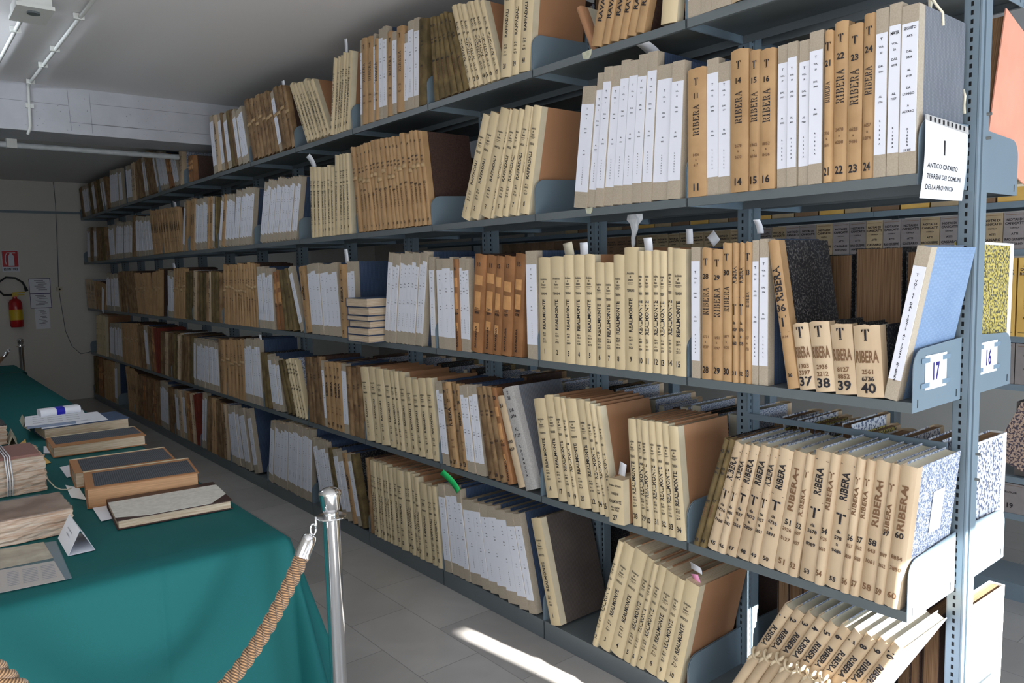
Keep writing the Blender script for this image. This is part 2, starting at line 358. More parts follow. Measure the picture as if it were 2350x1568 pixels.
# ------------------------------------------------------------------ conduits, junction box, ceiling lamps
def conduit(name, pts, r, label, clips=(), m='white_plastic', spiral=False):
    root = empty(name, pts[0]); P = [Vector(p)-Vector(pts[0]) for p in pts]
    MB().tube(P, r, 10).obj('pipe', m, root, True, 50)
    for c in clips:
        c = Vector(c)-Vector(pts[0]); MB().box(c.x-r*2.4, c.x+r*2.4, c.y-0.008, c.y+0.008, c.z-r*1.25, c.z+r*1.6).obj('clip', m, root)
    tag(root, label, 'pipe')
    return root
cx_ = -1.236
conduit('electrical_conduit', [(cx_+0.02, -0.5, 3.098), (cx_, 4.98, 3.098), (cx_, 5.02, 3.085), (cx_, 5.03, 3.05), (cx_-0.005, 5.03, 2.80), (cx_-0.02, 5.07, 2.752)], 0.011,
        'long grey conduit along the ceiling bending down over the concrete beam', [(cx_, y, 3.098) for y in (1.5, 2.3, 3.15, 3.9, 4.35, 4.9)]+[(cx_, 5.03, 2.95)])
conduit('lamp_conduit', [(-1.478, 3.32, 3.098), (-1.478, 4.9, 3.098)], 0.011, 'short white conduit running from the junction box on the ceiling', [(-1.478, 3.6, 3.098)])
wp = empty('wrapped_pipe', (-2.6, 5.58, 2.745))
mb = MB(); n = 400; mb.tube([(k*2.56/n, 0, -0.012*k/n) for k in range(n+1)], [0.021+0.004*abs(math.sin(k*0.17)) for k in range(n+1)], 10)
mb.obj('pipe', mat('pipe_wrap', (0.55, 0.58, 0.60), 0.5, noise=0.3, nscale=20), wp, True, 60)
MB().box(1.26, 1.33, -0.045, 0.03, -0.035, 0.04).obj('elbow_joint', 'white_plastic', wp)
tag(wp, 'pale pipe wrapped in tape under the concrete beam', 'pipe')
jb = empty('junction_box', (-1.47, 3.02, 3.12))
MB().box(-0.075, 0.075, -0.075, 0.20, -0.055, 0.0).obj('box_body', 'white_plastic', jb)
MB().box(-0.085, 0.085, -0.085, 0.21, -0.075, -0.055).obj('cover_lid', 'white_plastic', jb)
MB().tube([(0, 0, -0.075), (0, 0, -0.085)], 0.03, 16).obj('gasket', 'steel', jb)
tag(jb, 'beige square junction box on the ceiling above the table', 'electrical box')
def tube_lamp(x, y, label, power):
    r = empty('ceiling_lamp', (x, y, ZC1 if y < 5 else ZC2))
    MB().box(-0.06, 0.06, -0.65, 0.65, -0.06, 0).obj('housing', 'white_plastic', r)
    e, t_, b_ = nt('lamp_glow%g' % y); b_.inputs['Emission Color'].default_value = (0.82, 0.9, 1, 1); b_.inputs['Emission Strength'].default_value = power
    MB().tube([(0, -0.6, -0.085), (0, 0.6, -0.085)], 0.016, 12).obj('tube', e, r, True)
    tag(r, label, 'lamp'); return r
tube_lamp(-2.25, 7.6, 'added fluorescent fill lamp on the ceiling above the far part of the table', 14)  # unseen lamp, added to lift the dark far end
tube_lamp(-1.85, 3.9, 'fluorescent ceiling lamp glowing beside the junction box', 60)

# ------------------------------------------------------------------ far wall items
FY = Y1-0.002
def wall_pt(px, py): return on(px, py, 1, FY)
s0 = wall_pt(2, 575); s1 = wall_pt(45, 623)
sg = empty('fire_extinguisher_sign', ((s0.x+s1.x)/2, FY-0.004, (s0.z+s1.z)/2)); sw, sh = abs(s1.x-s0.x)/2, abs(s0.z-s1.z)/2
mat('sign_red', (0.50, 0.012, 0.02), 0.4)
MB().box(-sw, sw, -0.002, 0.004, -sh, sh).obj('sign_plate', 'label_white', sg)
MB().box(-sw*0.93, sw*0.93, -0.004, -0.002, -sh*0.55, sh*0.95).obj('red_panel', 'sign_red', sg)
ic = MB(); ic.prism([(-0.25*sw, -0.45*sh), (0.45*sw, -0.45*sh), (0.45*sw, 0.45*sh), (0.25*sw, 0.65*sh), (0.2*sw, 0.8*sh), (0, 0.8*sh), (-0.05*sw, 0.65*sh), (-0.25*sw, 0.45*sh)], 1, -0.006, -0.004)
ic.tube([(-0.0*sw, -0.005, 0.78*sh), (-0.35*sw, -0.005, 0.78*sh), (-0.55*sw, -0.005, 0.5*sh), (-0.6*sw, -0.005, 0.0), (-0.5*sw, -0.005, -0.35*sh)], 0.006, 6)
ic.box(0.0, 0.65*sw, -0.006, -0.004, 0.72*sh, 0.82*sh)
ic.obj('extinguisher_symbol', 'label_white', sg)
prep_text(['ESTINTORE']); lt = Letters(); lt.put('ESTINTORE', 0, -0.78*sh, 0.26*sh, maxw=1.7*sw)
lt.obj('lettering', lambda a, b: (a, -0.0045, b), 'ink', sg)
tag(sg, 'red sign with white fire extinguisher symbol reading ESTINTORE on far wall', 'sign')
e0 = wall_pt(37, 750); e1 = wall_pt(37, 685)
EH = abs(e1.z-e0.z); er = 0.085
ex = empty('fire_extinguisher', (e0.x, Y1-er-0.03, e0.z)); mat('ext_red', (0.45, 0.012, 0.015), 0.25, spec=0.6)
MB().lathe([(0.0, 0), (er*0.8, 0.0), (er*0.9, 0.02), (er*0.9, EH*0.85), (er*0.7, EH*0.95), (er*0.3, EH), (er*0.3, EH+0.03), (0, EH+0.03)], 28).obj('cylinder_body', 'ext_red', ex, True, 40)
mat('ext_yellow', (0.62, 0.42, 0.03), 0.4)
MB().lathe([(er*0.905, EH*0.25), (er*0.905, EH*0.72)], 28).obj('yellow_label', 'ext_yellow', ex, True, 40)
MB().lathe([(er*0.909, EH*0.62), (er*0.909, EH*0.72)], 28).obj('red_band', 'ext_red', ex, True, 40)
v = MB(); v.box(-0.03, 0.03, -0.02, 0.02, EH+0.02, EH+0.07); v.box(-0.02, 0.12, -0.008, 0.008, EH+0.07, EH+0.085); v.box(0.02, 0.11, -0.008, 0.008, EH+0.04, EH+0.05); v.obj('valve_handle', 'ext_yellow', ex)
hp = [(-0.03, 0, EH+0.05), (-0.12, 0, EH+0.05), (-0.17, 0, EH+0.12), (-0.16, 0, EH+0.22), (-0.08, 0, EH+0.28), (0.02, 0, EH+0.27), (0.10, 0, EH+0.21), (0.13, 0, EH+0.14)]
MB().tube(hp, 0.013, 10).obj('hose', 'black_rubber', ex, True, 60)
MB().tube([(0.125, 0, EH+0.15), (0.14, 0, EH+0.09)], [0.016, 0.022], 10).obj('nozzle', 'black_rubber', ex, True, 60)
MB().box(-0.04, 0.04, er*0.5, er+0.028, EH*0.7, EH*0.8).obj('wall_bracket', 'bolt', ex)
tag(ex, 'red fire extinguisher with yellow label and black hose on far wall', 'fire extinguisher')
def sheet(px, label, rows, name='wall_notice', border=True, frame='ink_blue'):
    a = wall_pt(px[0], px[1]); b_ = wall_pt(px[2], px[3]); w_, h_ = abs(b_.x-a.x)/2, abs(a.z-b_.z)/2
    r = empty(name, ((a.x+b_.x)/2, FY-0.002, (a.z+b_.z)/2))
    MB().box(-w_, w_, -0.0012, 0.0012, -h_, h_).obj('paper_sheet', 'paper', r)
    if border:
        f = MB(); t_ = 0.006
        f.box(-w_, w_, -0.0025, -0.0013, h_-t_, h_); f.box(-w_, w_, -0.0025, -0.0013, -h_, -h_+t_); f.box(-w_, -w_+t_, -0.0025, -0.0013, -h_, h_); f.box(w_-t_, w_, -0.0025, -0.0013, -h_, h_); f.obj('border_line', frame, r)
    L_ = Letters()
    for k in range(rows):
        vv = h_*0.75-k*1.5*h_/rows; L_.bar(-w_*0.5+(k % 3)*0.02, w_*(0.5+0.3*((k*7) % 3-1)*0.5), vv-0.0035, vv+0.0035)
    L_.obj('print_lines', lambda a_, c: (a_, -0.002, c), 'ink_grey', r)
    tag(r, label, 'notice'); return r
sheet((65, 640, 117, 673), 'upper blue-bordered notice on the far wall beside the extinguisher', 6)
sheet((68, 675, 119, 706), 'lower blue-bordered notice on the far wall beside the extinguisher', 7)
sheet((79, 708, 116, 754), 'white typed page under the two bordered notices on far wall', 11, border=False)
tr1 = wall_pt(0, 485); tr2 = wall_pt(185, 495)
struct(MB().box(-3.55, 1.2, FY-0.02, FY, tr1.z-0.016, tr1.z+0.016).obj('trim_3', 'steel_blue'), 'grey cable trunking')
c0 = wall_pt(136, 664)
cw = empty('wall_cable', (c0.x, FY, c0.z))
pts = [wall_pt(122, 418), wall_pt(127, 470), wall_pt(130, 540), wall_pt(134, 660), wall_pt(140, 700), wall_pt(150, 760), wall_pt(165, 795), wall_pt(185, 812), wall_pt(205, 808), wall_pt(216, 800)]
MB().tube([Vector((p.x, FY-0.012, p.z))-cw.location for p in pts], 0.0042, 6).obj('cable', 'steel', cw, True)
MB().box(-0.035, 0.035, -0.03, 0.0, -0.03, 0.03).obj('socket_box', 'paper_cream', cw)
MB().tube([(0, -0.03, 0), (0, -0.034, 0)], 0.012, 10).obj('socket_hole', 'slot_dark', cw)
tag(cw, 'thin grey cable hanging from a small socket on far wall', 'cable')

# ------------------------------------------------------------------ shelving
LV = [0.0, 0.6313, 1.2377, 1.8670, 2.4685]      # underside of the five shelf levels
ZT = [0.085, 0.6613, 1.2677, 1.8970, 2.4985]    # their top surfaces
PX0, PX1, DEP = 0.333, 0.411, 0.744             # upright from x=PX0 to PX1, shelves 0..PX0 and PX1..DEP
YN = [-0.772]+[0.8*n for n in range(13)]+[10.25]
def bracket_mesh(side, h=0.165, top=True):
    "rounded plate at the end of a shelf (x from 0 to PX0 on the near side, mirrored behind)"
    r = 0.055; P = [(0.0, 0.0), (PX0-0.004, 0.0), (PX0-0.004, h+0.012), (r, h)]
    for k in range(1, 7): a = k*math.pi/12; P.append((r-r*math.sin(a), h-r+r*math.cos(a)))
    if side: P = [(DEP-x, z) for x, z in P]
    return P
def shelf_mesh(side, w, lip, base=False):
    x0, x1 = (0.0, PX0-0.004) if not side else (PX1+0.004, DEP)
    m = MB(); t = 0.002; top = 0.085 if base else 0.03
    m.box(x0, x1, 0, w, top-t, top); m.box(x0, x0+t, 0, w, 0, top-t); m.box(x1-t, x1, 0, w, 0, top-t)
    m.box(x0+t, x0+0.012, 0, w, 0, t) if not side else m.box(x1-0.012, x1-t, 0, w, 0, t)
    return m
ME = {}
def cached(key, fn):
    if key not in ME: ME[key] = fn()
    return ME[key]
def link_mesh(name, me, parent, loc=(0, 0, 0)):
    o = bpy.data.objects.new(name, me); COL.objects.link(o); o.parent = parent; o.location = loc; return o
def upright_mesh():
    m = MB(); h = 2.75; T = 0.044
    # folded channel: two ridges with a groove between them, open at the back
    m.box(PX0, PX1, -T/2, -T/2+0.002, 0, h, 0)
    m.box(PX0, PX0+0.002, -T/2, T/2, 0, h, 0); m.box(PX1-0.002, PX1, -T/2, T/2, 0, h, 0)
    m.box(PX0, PX1, T/2-0.002, T/2, 0, h, 0)
    m.box(PX0+0.0, PX0+0.018, -T/2-0.005, -T/2, 0, h, 0); m.box(PX0+0.034, PX1, -T/2-0.005, -T/2, 0, h, 0)
    return m.mesh('upright', 'steel_blue')
def slots_mesh():
    m = MB(); T = 0.044
    z = 0.12
    while z < 2.72:
        m.box(PX0+0.0215, PX0+0.0275, -T/2-0.0015, -T/2, z, z+0.013)
        m.box(PX0-0.0008, PX0, -0.004, 0.003, z, z+0.013)
        z += 0.0253
    return m.mesh('slot_row', 'slot_dark')
ORD = ['first', 'second', 'third', 'fourth', 'fifth', 'sixth', 'seventh', 'eighth', 'ninth', 'tenth', 'eleventh', 'twelfth', 'thirteenth', 'fourteenth']
BAYS = []
for b in range(14):
    ya, yb = YN[b], YN[b+1]; w_ = yb-ya
    root = empty('shelving_bay', (0, ya, 0)); BAYS.append(root)
    where = 'nearest the window end' if b == 0 else ('against the far wall' if b == 13 else ORD[b]+' from the window end')
    tag(root, 'blue-grey metal bay of double-sided shelving, '+where, 'shelving', 'bays of the long double-sided book shelving')
    link_mesh('upright', cached('up', upright_mesh), root, (0, 0.0, 0)); link_mesh('slot_row', cached('sl', slots_mesh), root, (0, 0, 0))
    if b == 13:
        link_mesh('upright', cached('up', upright_mesh), root, (0, w_, 0)); link_mesh('slot_row', cached('sl', slots_mesh), root, (0, w_, 0))
    for side in (0, 1):
        if side and b > 8: continue
        for l in range(5):
            base = (l == 0)
            key = ('s', side, base, round(w_, 3))
            s_ = link_mesh('shelf', cached(key, lambda: shelf_mesh(side, w_-0.003, 0, base).mesh('shelf', 'steel')), root, (0, 0.0015, LV[l]))
            for e in (0, 1):
                hh = 0.225 if base else 0.178
                k2 = ('b', side, base)
                me = cached(k2, lambda: MB().prism(bracket_mesh(side, hh), 1, -0.0010, 0.0010).mesh('bracket', 'steel_blue'))
                if b == 0 and e == 0:
                    # end plates turned outward: taller lip carries the bay numbers
                    link_mesh('bracket', me, s_, (0, -0.0016, 0))
                    for xx in ((0.03, 0.295) if not side else (PX1+0.035, DEP-0.03)):
                        link_mesh('notch', MB().box(xx, xx+0.004, -0.0036, -0.0029, 0.012, 0.035).mesh('notch', 'slot_dark'), s_)
                else:
                    link_mesh('bracket', me, s_, (0, 0.0012 if e == 0 else w_-0.003-0.0012, 0))
# raised stop rail along the back of the second shelf
rl = MB().box(PX0-0.010, PX0-0.006, 0.03, 0.735, 0, 0.022); rl.box(PX0-0.010, PX0-0.006, 0.735, 0.745, -0.30, 0.03)
rl.obj('back_rail', 'steel_blue', BAYS[0], loc=(0, 0, 1.075))
# bolts on the end upright
for z in (2.02, 2.09, 0.98, 1.06):
    MB().tube([(PX1-0.018, -0.027, z), (PX1-0.018, -0.040, z)], 0.0045, 8).obj('bolt', 'bolt', BAYS[0])

# bay number cards, door-plate style, and the big sign
def card(name, px, label, text, lh, col, extra):
    P = [on(x, y, 1, YN[0]-0.0028) for x, y in px]
    c = sum(P, Vector())/4; r = empty(name, c)
    w_ = ((P[1]-P[0]).length+(P[2]-P[3]).length)/4; h_ = ((P[3]-P[0]).length+(P[2]-P[1]).length)/4
    MB().box(-w_, w_, -0.0006, 0.0006, -h_, h_).obj('paper_card', 'paper', r)
    for sz in (-1, 1):
        for sx in (-1, 1): MB().box(min(sx*w_*0.6, sx*w_*1.35), max(sx*w_*0.6, sx*w_*1.35), -0.0010, -0.0007, sz*h_*0.72-0.007, sz*h_*0.72+0.007).obj('tape_strip', 'tape_clear', r)
    L_ = Letters(); L_.put(text, 0, 0, lh, sx=0.75); L_.obj('lettering', lambda a, b: (a, -0.0013, b), col, r)
    tag(r, label, 'sign'); return r
mat('tape_clear', (0.17, 0.24, 0.31), 0.25)
card('bay_number_card', [(2124, 819), (2172, 806), (2172, 883), (2123, 897)], 'white card reading 17 on the end plate facing the table aisle', '17', 0.052, 'ink_blue', 0)
card('bay_number_card', [(2249, 787), (2288, 781), (2288, 850), (2248, 861)], 'white card reading 16 on the end plate of the rear side', '16', 0.052, 'ink_blue', 0)
SG = [on(x, y, 1, YN[0]-0.008) for x, y in ((2124, 262), (2220, 292), (2211, 461), (2104, 455))]
sr = empty('shelf_sign', SG[0]); o0 = SG[0]
ex_ = (SG[1]-SG[0]); wS = 0.215; hS = 0.275
nx, nz = 14, 14; m = MB(); vv = []
for j in range(nz+1):
    for i in range(nx+1):
        a, b_ = i/nx, j/nz
        p = (SG[0]*(1-a)+SG[1]*a)*(1-b_)+(SG[3]*(1-a)+SG[2]*a)*b_
        p = p-o0; p.y -= 0.006*math.sin(b_*3.0)+0.006*math.sin(a*3+b_*2)*b_
        vv.append(p)
sgrid = vv
def sgn(u, v):   # u,v in 0..1 on the sheet, v down
    i = min(int(u*nx), nx-1); j = min(int(v*nz), nz-1); a = u*nx-i; b_ = v*nz-j
    q = sgrid[j*(nx+1)+i]*(1-a)*(1-b_)+sgrid[j*(nx+1)+i+1]*a*(1-b_)+sgrid[(j+1)*(nx+1)+i]*(1-a)*b_+sgrid[(j+1)*(nx+1)+i+1]*a*b_
    return (q.x, q.y-0.0012, q.z)
fs = [(j*(nx+1)+i, j*(nx+1)+i+1, (j+1)*(nx+1)+i+1, (j+1)*(nx+1)+i) for j in range(nz) for i in range(nx)]
m.add(vv, fs); so = m.obj('paper_sheet', 'paper', sr, True)
sm = so.modifiers.new('thick', 'SOLIDIFY'); sm.thickness = 0.0008
L_ = Letters(); tl = ['1', 'ANTICO CATASTO', 'TERRENI DEI COMUNI', 'DELLA PROVINCIA']; prep_text(tl)
for st, v_, h_, u_ in ((tl[0], 0.36, 0.19, 0.42), (tl[1], 0.60, 0.062, 0.42), (tl[2], 0.73, 0.062, 0.48), (tl[3], 0.86, 0.062, 0.42)):
    L_.put(st, u_, -v_, h_, maxw=0.90, sx=1.0)
L_.obj('lettering', lambda a, b: sgn(min(max(a, 0), 0.999), -b), 'ink', sr)
m = MB(); s_ = [sgn(u, v) for u, v in ((0, 0), (1-1e-6, 0), (1-1e-6, 0.10), (0, 0.07))]
m.add([(p[0], p[1]-0.001, p[2]) for p in s_]+[(p[0], p[1]-0.002, p[2]) for p in s_], [(0, 1, 2, 3), (4, 7, 6, 5), (0, 4, 5, 1), (2, 6, 7, 3), (1, 5, 6, 2), (0, 3, 7, 4)]); m.obj('punched_strip', 'greycloth_spine', sr)
m = MB()
for k in range(9):
    p = Vector(sgn(0.08+k*0.1, 0.045)); m.box(p.x-0.004, p.x+0.004, p.y-0.004, p.y-0.0028, p.z-0.006, p.z+0.006)
m.obj('punched_hole', 'ink', sr)
tag(sr, 'white sheet reading 1 ANTICO CATASTO TERRENI DEI COMUNI DELLA PROVINCIA on the shelf end', 'sign')
# ------------------------------------------------------------------ ledgers
# kind: name, look, spine material, strip, board, pages, depth, spine bulge, wear
KINDS = {
 'W': ('labelled_ledger', 'white-labelled linen-spined ledger', 'greige', 'greige', 'navy_cloth', 'pages', 0.305, 0.0012, 0),
 'I': ('ivory_ledger', 'ivory printed ledger', 'ivory', 'ivory_strip', 'brown_board', 'pages', 0.30, 0.006, 0),
 'T': ('tan_ledger', 'tan stencilled ledger', 'tan', 'tan', 'darkbrown_board', 'pages', 0.30, 0.004, 1),
 'V': ('vellum_ledger', 'pale vellum ledger', 'vellum', 'vellum', 'mottled_fine', 'paper_cream', 0.30, 0.007, 1),
 'O': ('brown_ledger', 'worn brown ledger', 'oldbrown', 'oldbrown', 'darkbrown_board', 'pages_brown', 0.29, 0.006, 1),
 'P': ('strapped_ledger', 'tan ledger with a strap band', 'tan', 'tan', 'darkbrown_board', 'pages_brown', 0.30, 0.005, 1),
 'B': ('leather_ledger', 'reddish leather ledger', 'leather', 'leather', 'darkbrown_board', 'pages_brown', 0.30, 0.006, 1),
 'K': ('olive_ledger', 'dark olive ledger', 'olive', 'olive', 'mottled_black', 'pages_brown', 0.30, 0.007, 1),
 'D': ('crimson_ledger', 'dark red ledger', 'darkred', 'darkred', 'darkred', 'pages', 0.29, 0.004, 0),
 'G': ('grey_cloth_ledger', 'grey cloth ledger', 'greycloth_spine', 'greycloth_spine', 'grey_cloth', 'pages', 0.30, 0.004, 0),
}
SHELF = ['bottom', 'second', 'middle', 'fourth', 'top']
ORDW = ['first', 'second', 'third', 'fourth', 'fifth', 'sixth', 'seventh', 'eighth', 'ninth', 'tenth', 'eleventh', 'twelfth', '13th', '14th', '15th', '16th', '17th', '18th', '19th', '20th', '21st', '22nd', '23rd', '24th', '25th', '26th', '27th', '28th', '29th', '30th', '31st', '32nd', '33rd', '34th', '35th']+['%dth' % i for i in range(36, 60)]
BOOKS = []     # records, so that labels can be written once every ledger stands
def cover(t, tt, H, D, bulge, wear, side=1, rs=None, board_th=0.0028):
    """U-shaped case: spine arc and two boards, extruded upward; t/tt = thickness at foot/head; y runs 0..-t, x into the shelf"""
    n = 6 if bulge > 0.002 else 2
    nv = 6 if wear else 1
    rr = rs or rnd
    m = MB(); th = board_th
    jb = [rr.uniform(-1, 1)*0.0012*wear for _ in range(nv+1)]
    def ring(v, k):
        T = t+(tt-t)*v; out = []; inn = []
        s = 1-0.0
        out.append((D, 0.0)); out.append((0.036, 0.0)); 
        b = bulge
        for i in range(n+1):
            a = i/n; out.append((-b*math.sin(math.pi*a)**0.8+jb[k] if 0 < i < n else 0.0015 if bulge > 0.002 else 0.0, -T*a))
        out.append((0.036, -T)); out.append((D, -T))
        for j, (x, y) in enumerate(out):
            yy = min(max(y, -T+th), -th)
            inn.append((x+(th if 2 <= j <= n+2 else 0), yy))
        return out, inn
    rings = []
    for k in range(nv+1):
        v = k/nv; z = H*v
        if wear and k in (0, nv): z += (0.0)
        rings.append((z, *ring(v, k)))
    P = n+5
    for (z, o, i) in rings:
        m.v += [(x, y, z) for x, y in o]+[(x, y, z) for x, y in i]
    if wear or bulge > 0.002:          # rounded, slightly frayed head and tail of the spine
        for k in (0, nv):
            for j in range(3, n+2):
                a = math.sin(math.pi*(j-2)/n); q = k*2*P+j; x, y, z = m.v[q]
                m.v[q] = (x, y, z+(0.0012*(1-a) if k == 0 else 0.003*a+(rr.uniform(-0.002, 0.002) if wear else 0)))
    for k in range(nv):
        for j in range(P-1):
            a = k*2*P+j; b_ = (k+1)*2*P+j
            mi = 1 if (j == 0 or j == P-2) else (2 if (j == 1 or j == P-3) else 0)
            mi = {0: 0, 1: 2, 2: 1}[mi]
            m.f.append((a, a+1, b_+1, b_)); m.m.append(mi)
            m.f.append((a+P, b_+P, b_+P+1, a+P+1)); m.m.append(mi if mi else 0)
        for j in (0, P-1):
            a = k*2*P+j; b_ = (k+1)*2*P+j; m.f.append((a, b_, b_+P, a+P) if j == 0 else (a, a+P, b_+P, b_)); m.m.append(2)
    for k in (0, nv):
        for j in range(P-1):
            a = k*2*P+j; f = (a, a+P, a+P+1, a+1) if k == 0 else (a, a+1, a+P+1, a+P)
            m.f.append(f); m.m.append({0: 2, P-2: 2, 1: 1, P-3: 1}.get(j, 0))
    return m
def trap(m, x0, x1, y0, y1, y0t, y1t, z0, z1, mi=0):
    v = [(x0, y0, z0), (x1, y0, z0), (x1, y1, z0), (x0, y1, z0), (x0, y0t, z1), (x1, y0t, z1), (x1, y1t, z1), (x0, y1t, z1)]
    return m.add(v, [(0, 1, 2, 3), (4, 7, 6, 5), (0, 4, 5, 1), (1, 5, 6, 2), (2, 6, 7, 3), (3, 7, 4, 0)], mi)
TEXTS = ['T', 'VOL.', 'DAL', 'AL', 'a', 'da', 'dal n.', 'al n.', 'Archivio', 'di', 'Stato', 'AGRIGENTO', 'TERRENI', 'MATRICOLE', 'REALMONTE', 'RAFFADALI', 'PORTO EMPEDOCLE', 'RIBERA', 'RAVANUSA', 'MATR', 'SEGUITO', 'STATO DI', 'SEZIONE', 'ART.', 'LONGO', 'ALVARO', 'DA', 'A', 'NOTAI DI', 'CANICATTI', 'CARTELLA', 'ATTI', 'Ribera', 'A-L', 'VOLA', 'VOL', 'VOL. 61', 'PALMA']+list('RIBEAVNUSDTOZ0123456789')+[str(i) for i in range(10, 61)]
prep_text(TEXTS); stencil('RIBERA'); stencil('T')
NUMS = [str(rnd.randint(200, 9900)) for _ in range(70)]; prep_text(NUMS)
def num(): return rnd.choice(NUMS)
def lettering(kind, t, H, b, L_, town=None, n=None, big=True, style=0):
    """writes the marks of one spine; u from -t/2 (left) to t/2, v from 0 to H"""
    W_ = t*0.86; R = math.pi/2
    if kind == 'W':
        j = ((len(BOOKS)*5) % 7-3)*0.004
        L_.put('T', 0, H*(0.82+j), 0.0078, maxw=W_*.4)
        if n and t > 0.016: L_.put('VOL.', 0, H*(0.775+j), 0.005, maxw=W_*.5); L_.put(str(n), 0, H*(0.74+j), 0.0052, maxw=W_*.4)
        else: L_.put('VOL.', 0, H*(0.775+j), 0.0048, maxw=W_*.6)
        L_.put('DAL', 0, H*(0.66+j), 0.0055, maxw=W_*.45); L_.put(num(), 0, H*(0.628+j), 0.005, maxw=W_*.55)
        L_.put('AL', 0, H*(0.48+j), 0.0055, maxw=W_*.4); L_.put(num(), 0, H*(0.448+j), 0.005, maxw=W_*.55)
        if town and big:
            for k, ch in enumerate(town): L_.put(ch, 0, H*0.335-k*H*0.135/(len(town)-1), 0.0048, maxw=W_*.4)
        elif town:
            L_.put(town, 0, H*0.27, 0.0042, rot=-R, sx=1.9)
    elif kind == 'I':
        k = min(1, t/0.026)
        L_.put('Archivio', 0, H*0.795, 0.0095*k, maxw=W_*.62); L_.put('di', 0, H*0.768, 0.008*k, maxw=W_*.3); L_.put('Stato', 0, H*0.741, 0.0095*k, maxw=W_*.45)
        L_.put('AGRIGENTO', 0, H*0.716, 0.004, maxw=W_*.62); L_.bar(-t*.16, t*.16, H*0.702, H*0.7045)
        L_.put('TERRENI' if style == 0 else 'MATRICOLE', 0, H*0.655, 0.010*k, maxw=W_*.6)
        L_.put(town, 0, H*0.455, min(0.0185, t*.66), rot=R, sx=(0.92 if len(town) < 12 else 0.70))
        L_.put('dal n.', 0, H*0.275, 0.007*k, maxw=W_*.5); L_.put(num(), 0, H*0.25, 0.0085*k, maxw=W_*.5)
        L_.put('al n.', 0, H*0.218, 0.007*k, maxw=W_*.4); L_.put(num(), 0, H*0.19, 0.0085*k, maxw=W_*.5)
        if n: L_.put(str(n), 0, H*0.095, 0.022*min(1, t/0.022), maxw=W_*.75, sx=0.7)
    elif kind == 'T':
        sx = 0.8
        L_.put('#T', 0, H*0.90, 0.024, maxw=W_*.8)
        if n: L_.put(str(n), 0, H*0.79, 0.018, maxw=W_*.75)
        L_.put('#RIBERA' if big else 'RIBERA', 0, H*0.60, min(0.026, t*.6), rot=R, sx=0.85)
        L_.put(num(), 0, H*0.33, 0.010, maxw=W_*.7, mi=1); L_.put('a', 0, H*0.29, 0.006, mi=1); L_.put(num(), 0, H*0.25, 0.010, maxw=W_*.7, mi=1)
        if n: L_.put(str(n), 0, H*0.075, 0.024, maxw=W_*.7)
    elif kind == 'V' and n in (44, 51, 52, 54, 56, 57, 58, 59, 60):
        L_.put('RIBERA', 0, H*rnd.uniform(.60, .72), min(0.020, t*.5), rot=R, sx=1.5, mi=1); L_.put('T', 0, H*.84, .022, maxw=W_*.6, mi=1)
        L_.put(num(), 0, H*.36, .012, maxw=W_*.8, mi=1); L_.put(num(), 0, H*.28, .012, maxw=W_*.8, mi=1)
        L_.put(str(n), 0, H*rnd.choice((.42, .52)), .019, maxw=W_*.7); L_.put(str(n), 0, H*.09, .020, maxw=W_*.7, mi=1)
    elif kind == 'V':
        L_.bar(-t*.42, t*.42, H*0.93, H*0.934); L_.bar(-t*.42, t*.42, H*0.615, H*0.618)
        L_.put('RIBERA', 0, H*0.775, min(0.024, t*.66), rot=R, sx=0.85)
        L_.bar(-t*.30, t*.30, H*0.555, H*0.57); L_.bar(-t*.07, t*.07, H*0.49, H*0.57)
        L_.put('da', 0, H*0.435, 0.011, maxw=W_*.5); L_.put(num(), 0, H*0.385, 0.012, maxw=W_*.85); L_.put('a', 0, H*0.335, 0.008); L_.put(num(), 0, H*0.285, 0.012, maxw=W_*.85)
        if n: L_.put(str(n), 0, H*0.07, 0.015, maxw=W_*.7)
    elif kind in 'OPK' and not town:
        for k in range(rnd.choice((0, 2, 3, 4))): L_.put(num(), 0, H*(0.88-0.05*k-rnd.uniform(0, .3)), rnd.uniform(.008, .013), maxw=W_*.8, mi=rnd.choice((0, 1)))
    elif kind in 'OPK' and town:
        L_.put(str(n or rnd.randint(1, 40)), 0, H*0.9, 0.014, maxw=W_*.7, mi=0)
        L_.put('A', 0, H*.8, .006, mi=1); L_.put(num(), 0, H*0.74, 0.009, maxw=W_*.8, mi=0)
        L_.put(num(), 0, H*0.70, 0.009, maxw=W_*.8, mi=0); L_.put(num(), 0, H*rnd.uniform(.4, .5), 0.011, maxw=W_*.8, mi=0); L_.put(town, 0, H*0.34, min(0.013, t*.5), rot=-R, mi=1, sx=1.1)
        if n: L_.put(str(n), 0, H*0.06, 0.015, maxw=W_*.7)
    elif kind == 'B':
        L_.put(str(n or 5), 0, H*0.9, 0.02, maxw=W_*.7); L_.put(num(), 0, H*0.45, 0.012, maxw=W_*.8); L_.put(num(), 0, H*0.41, 0.012, maxw=W_*.8)
        if town: L_.put(town, 0, H*0.16, min(0.013, t*.5), rot=R, sx=1.2)
CACHE = {}
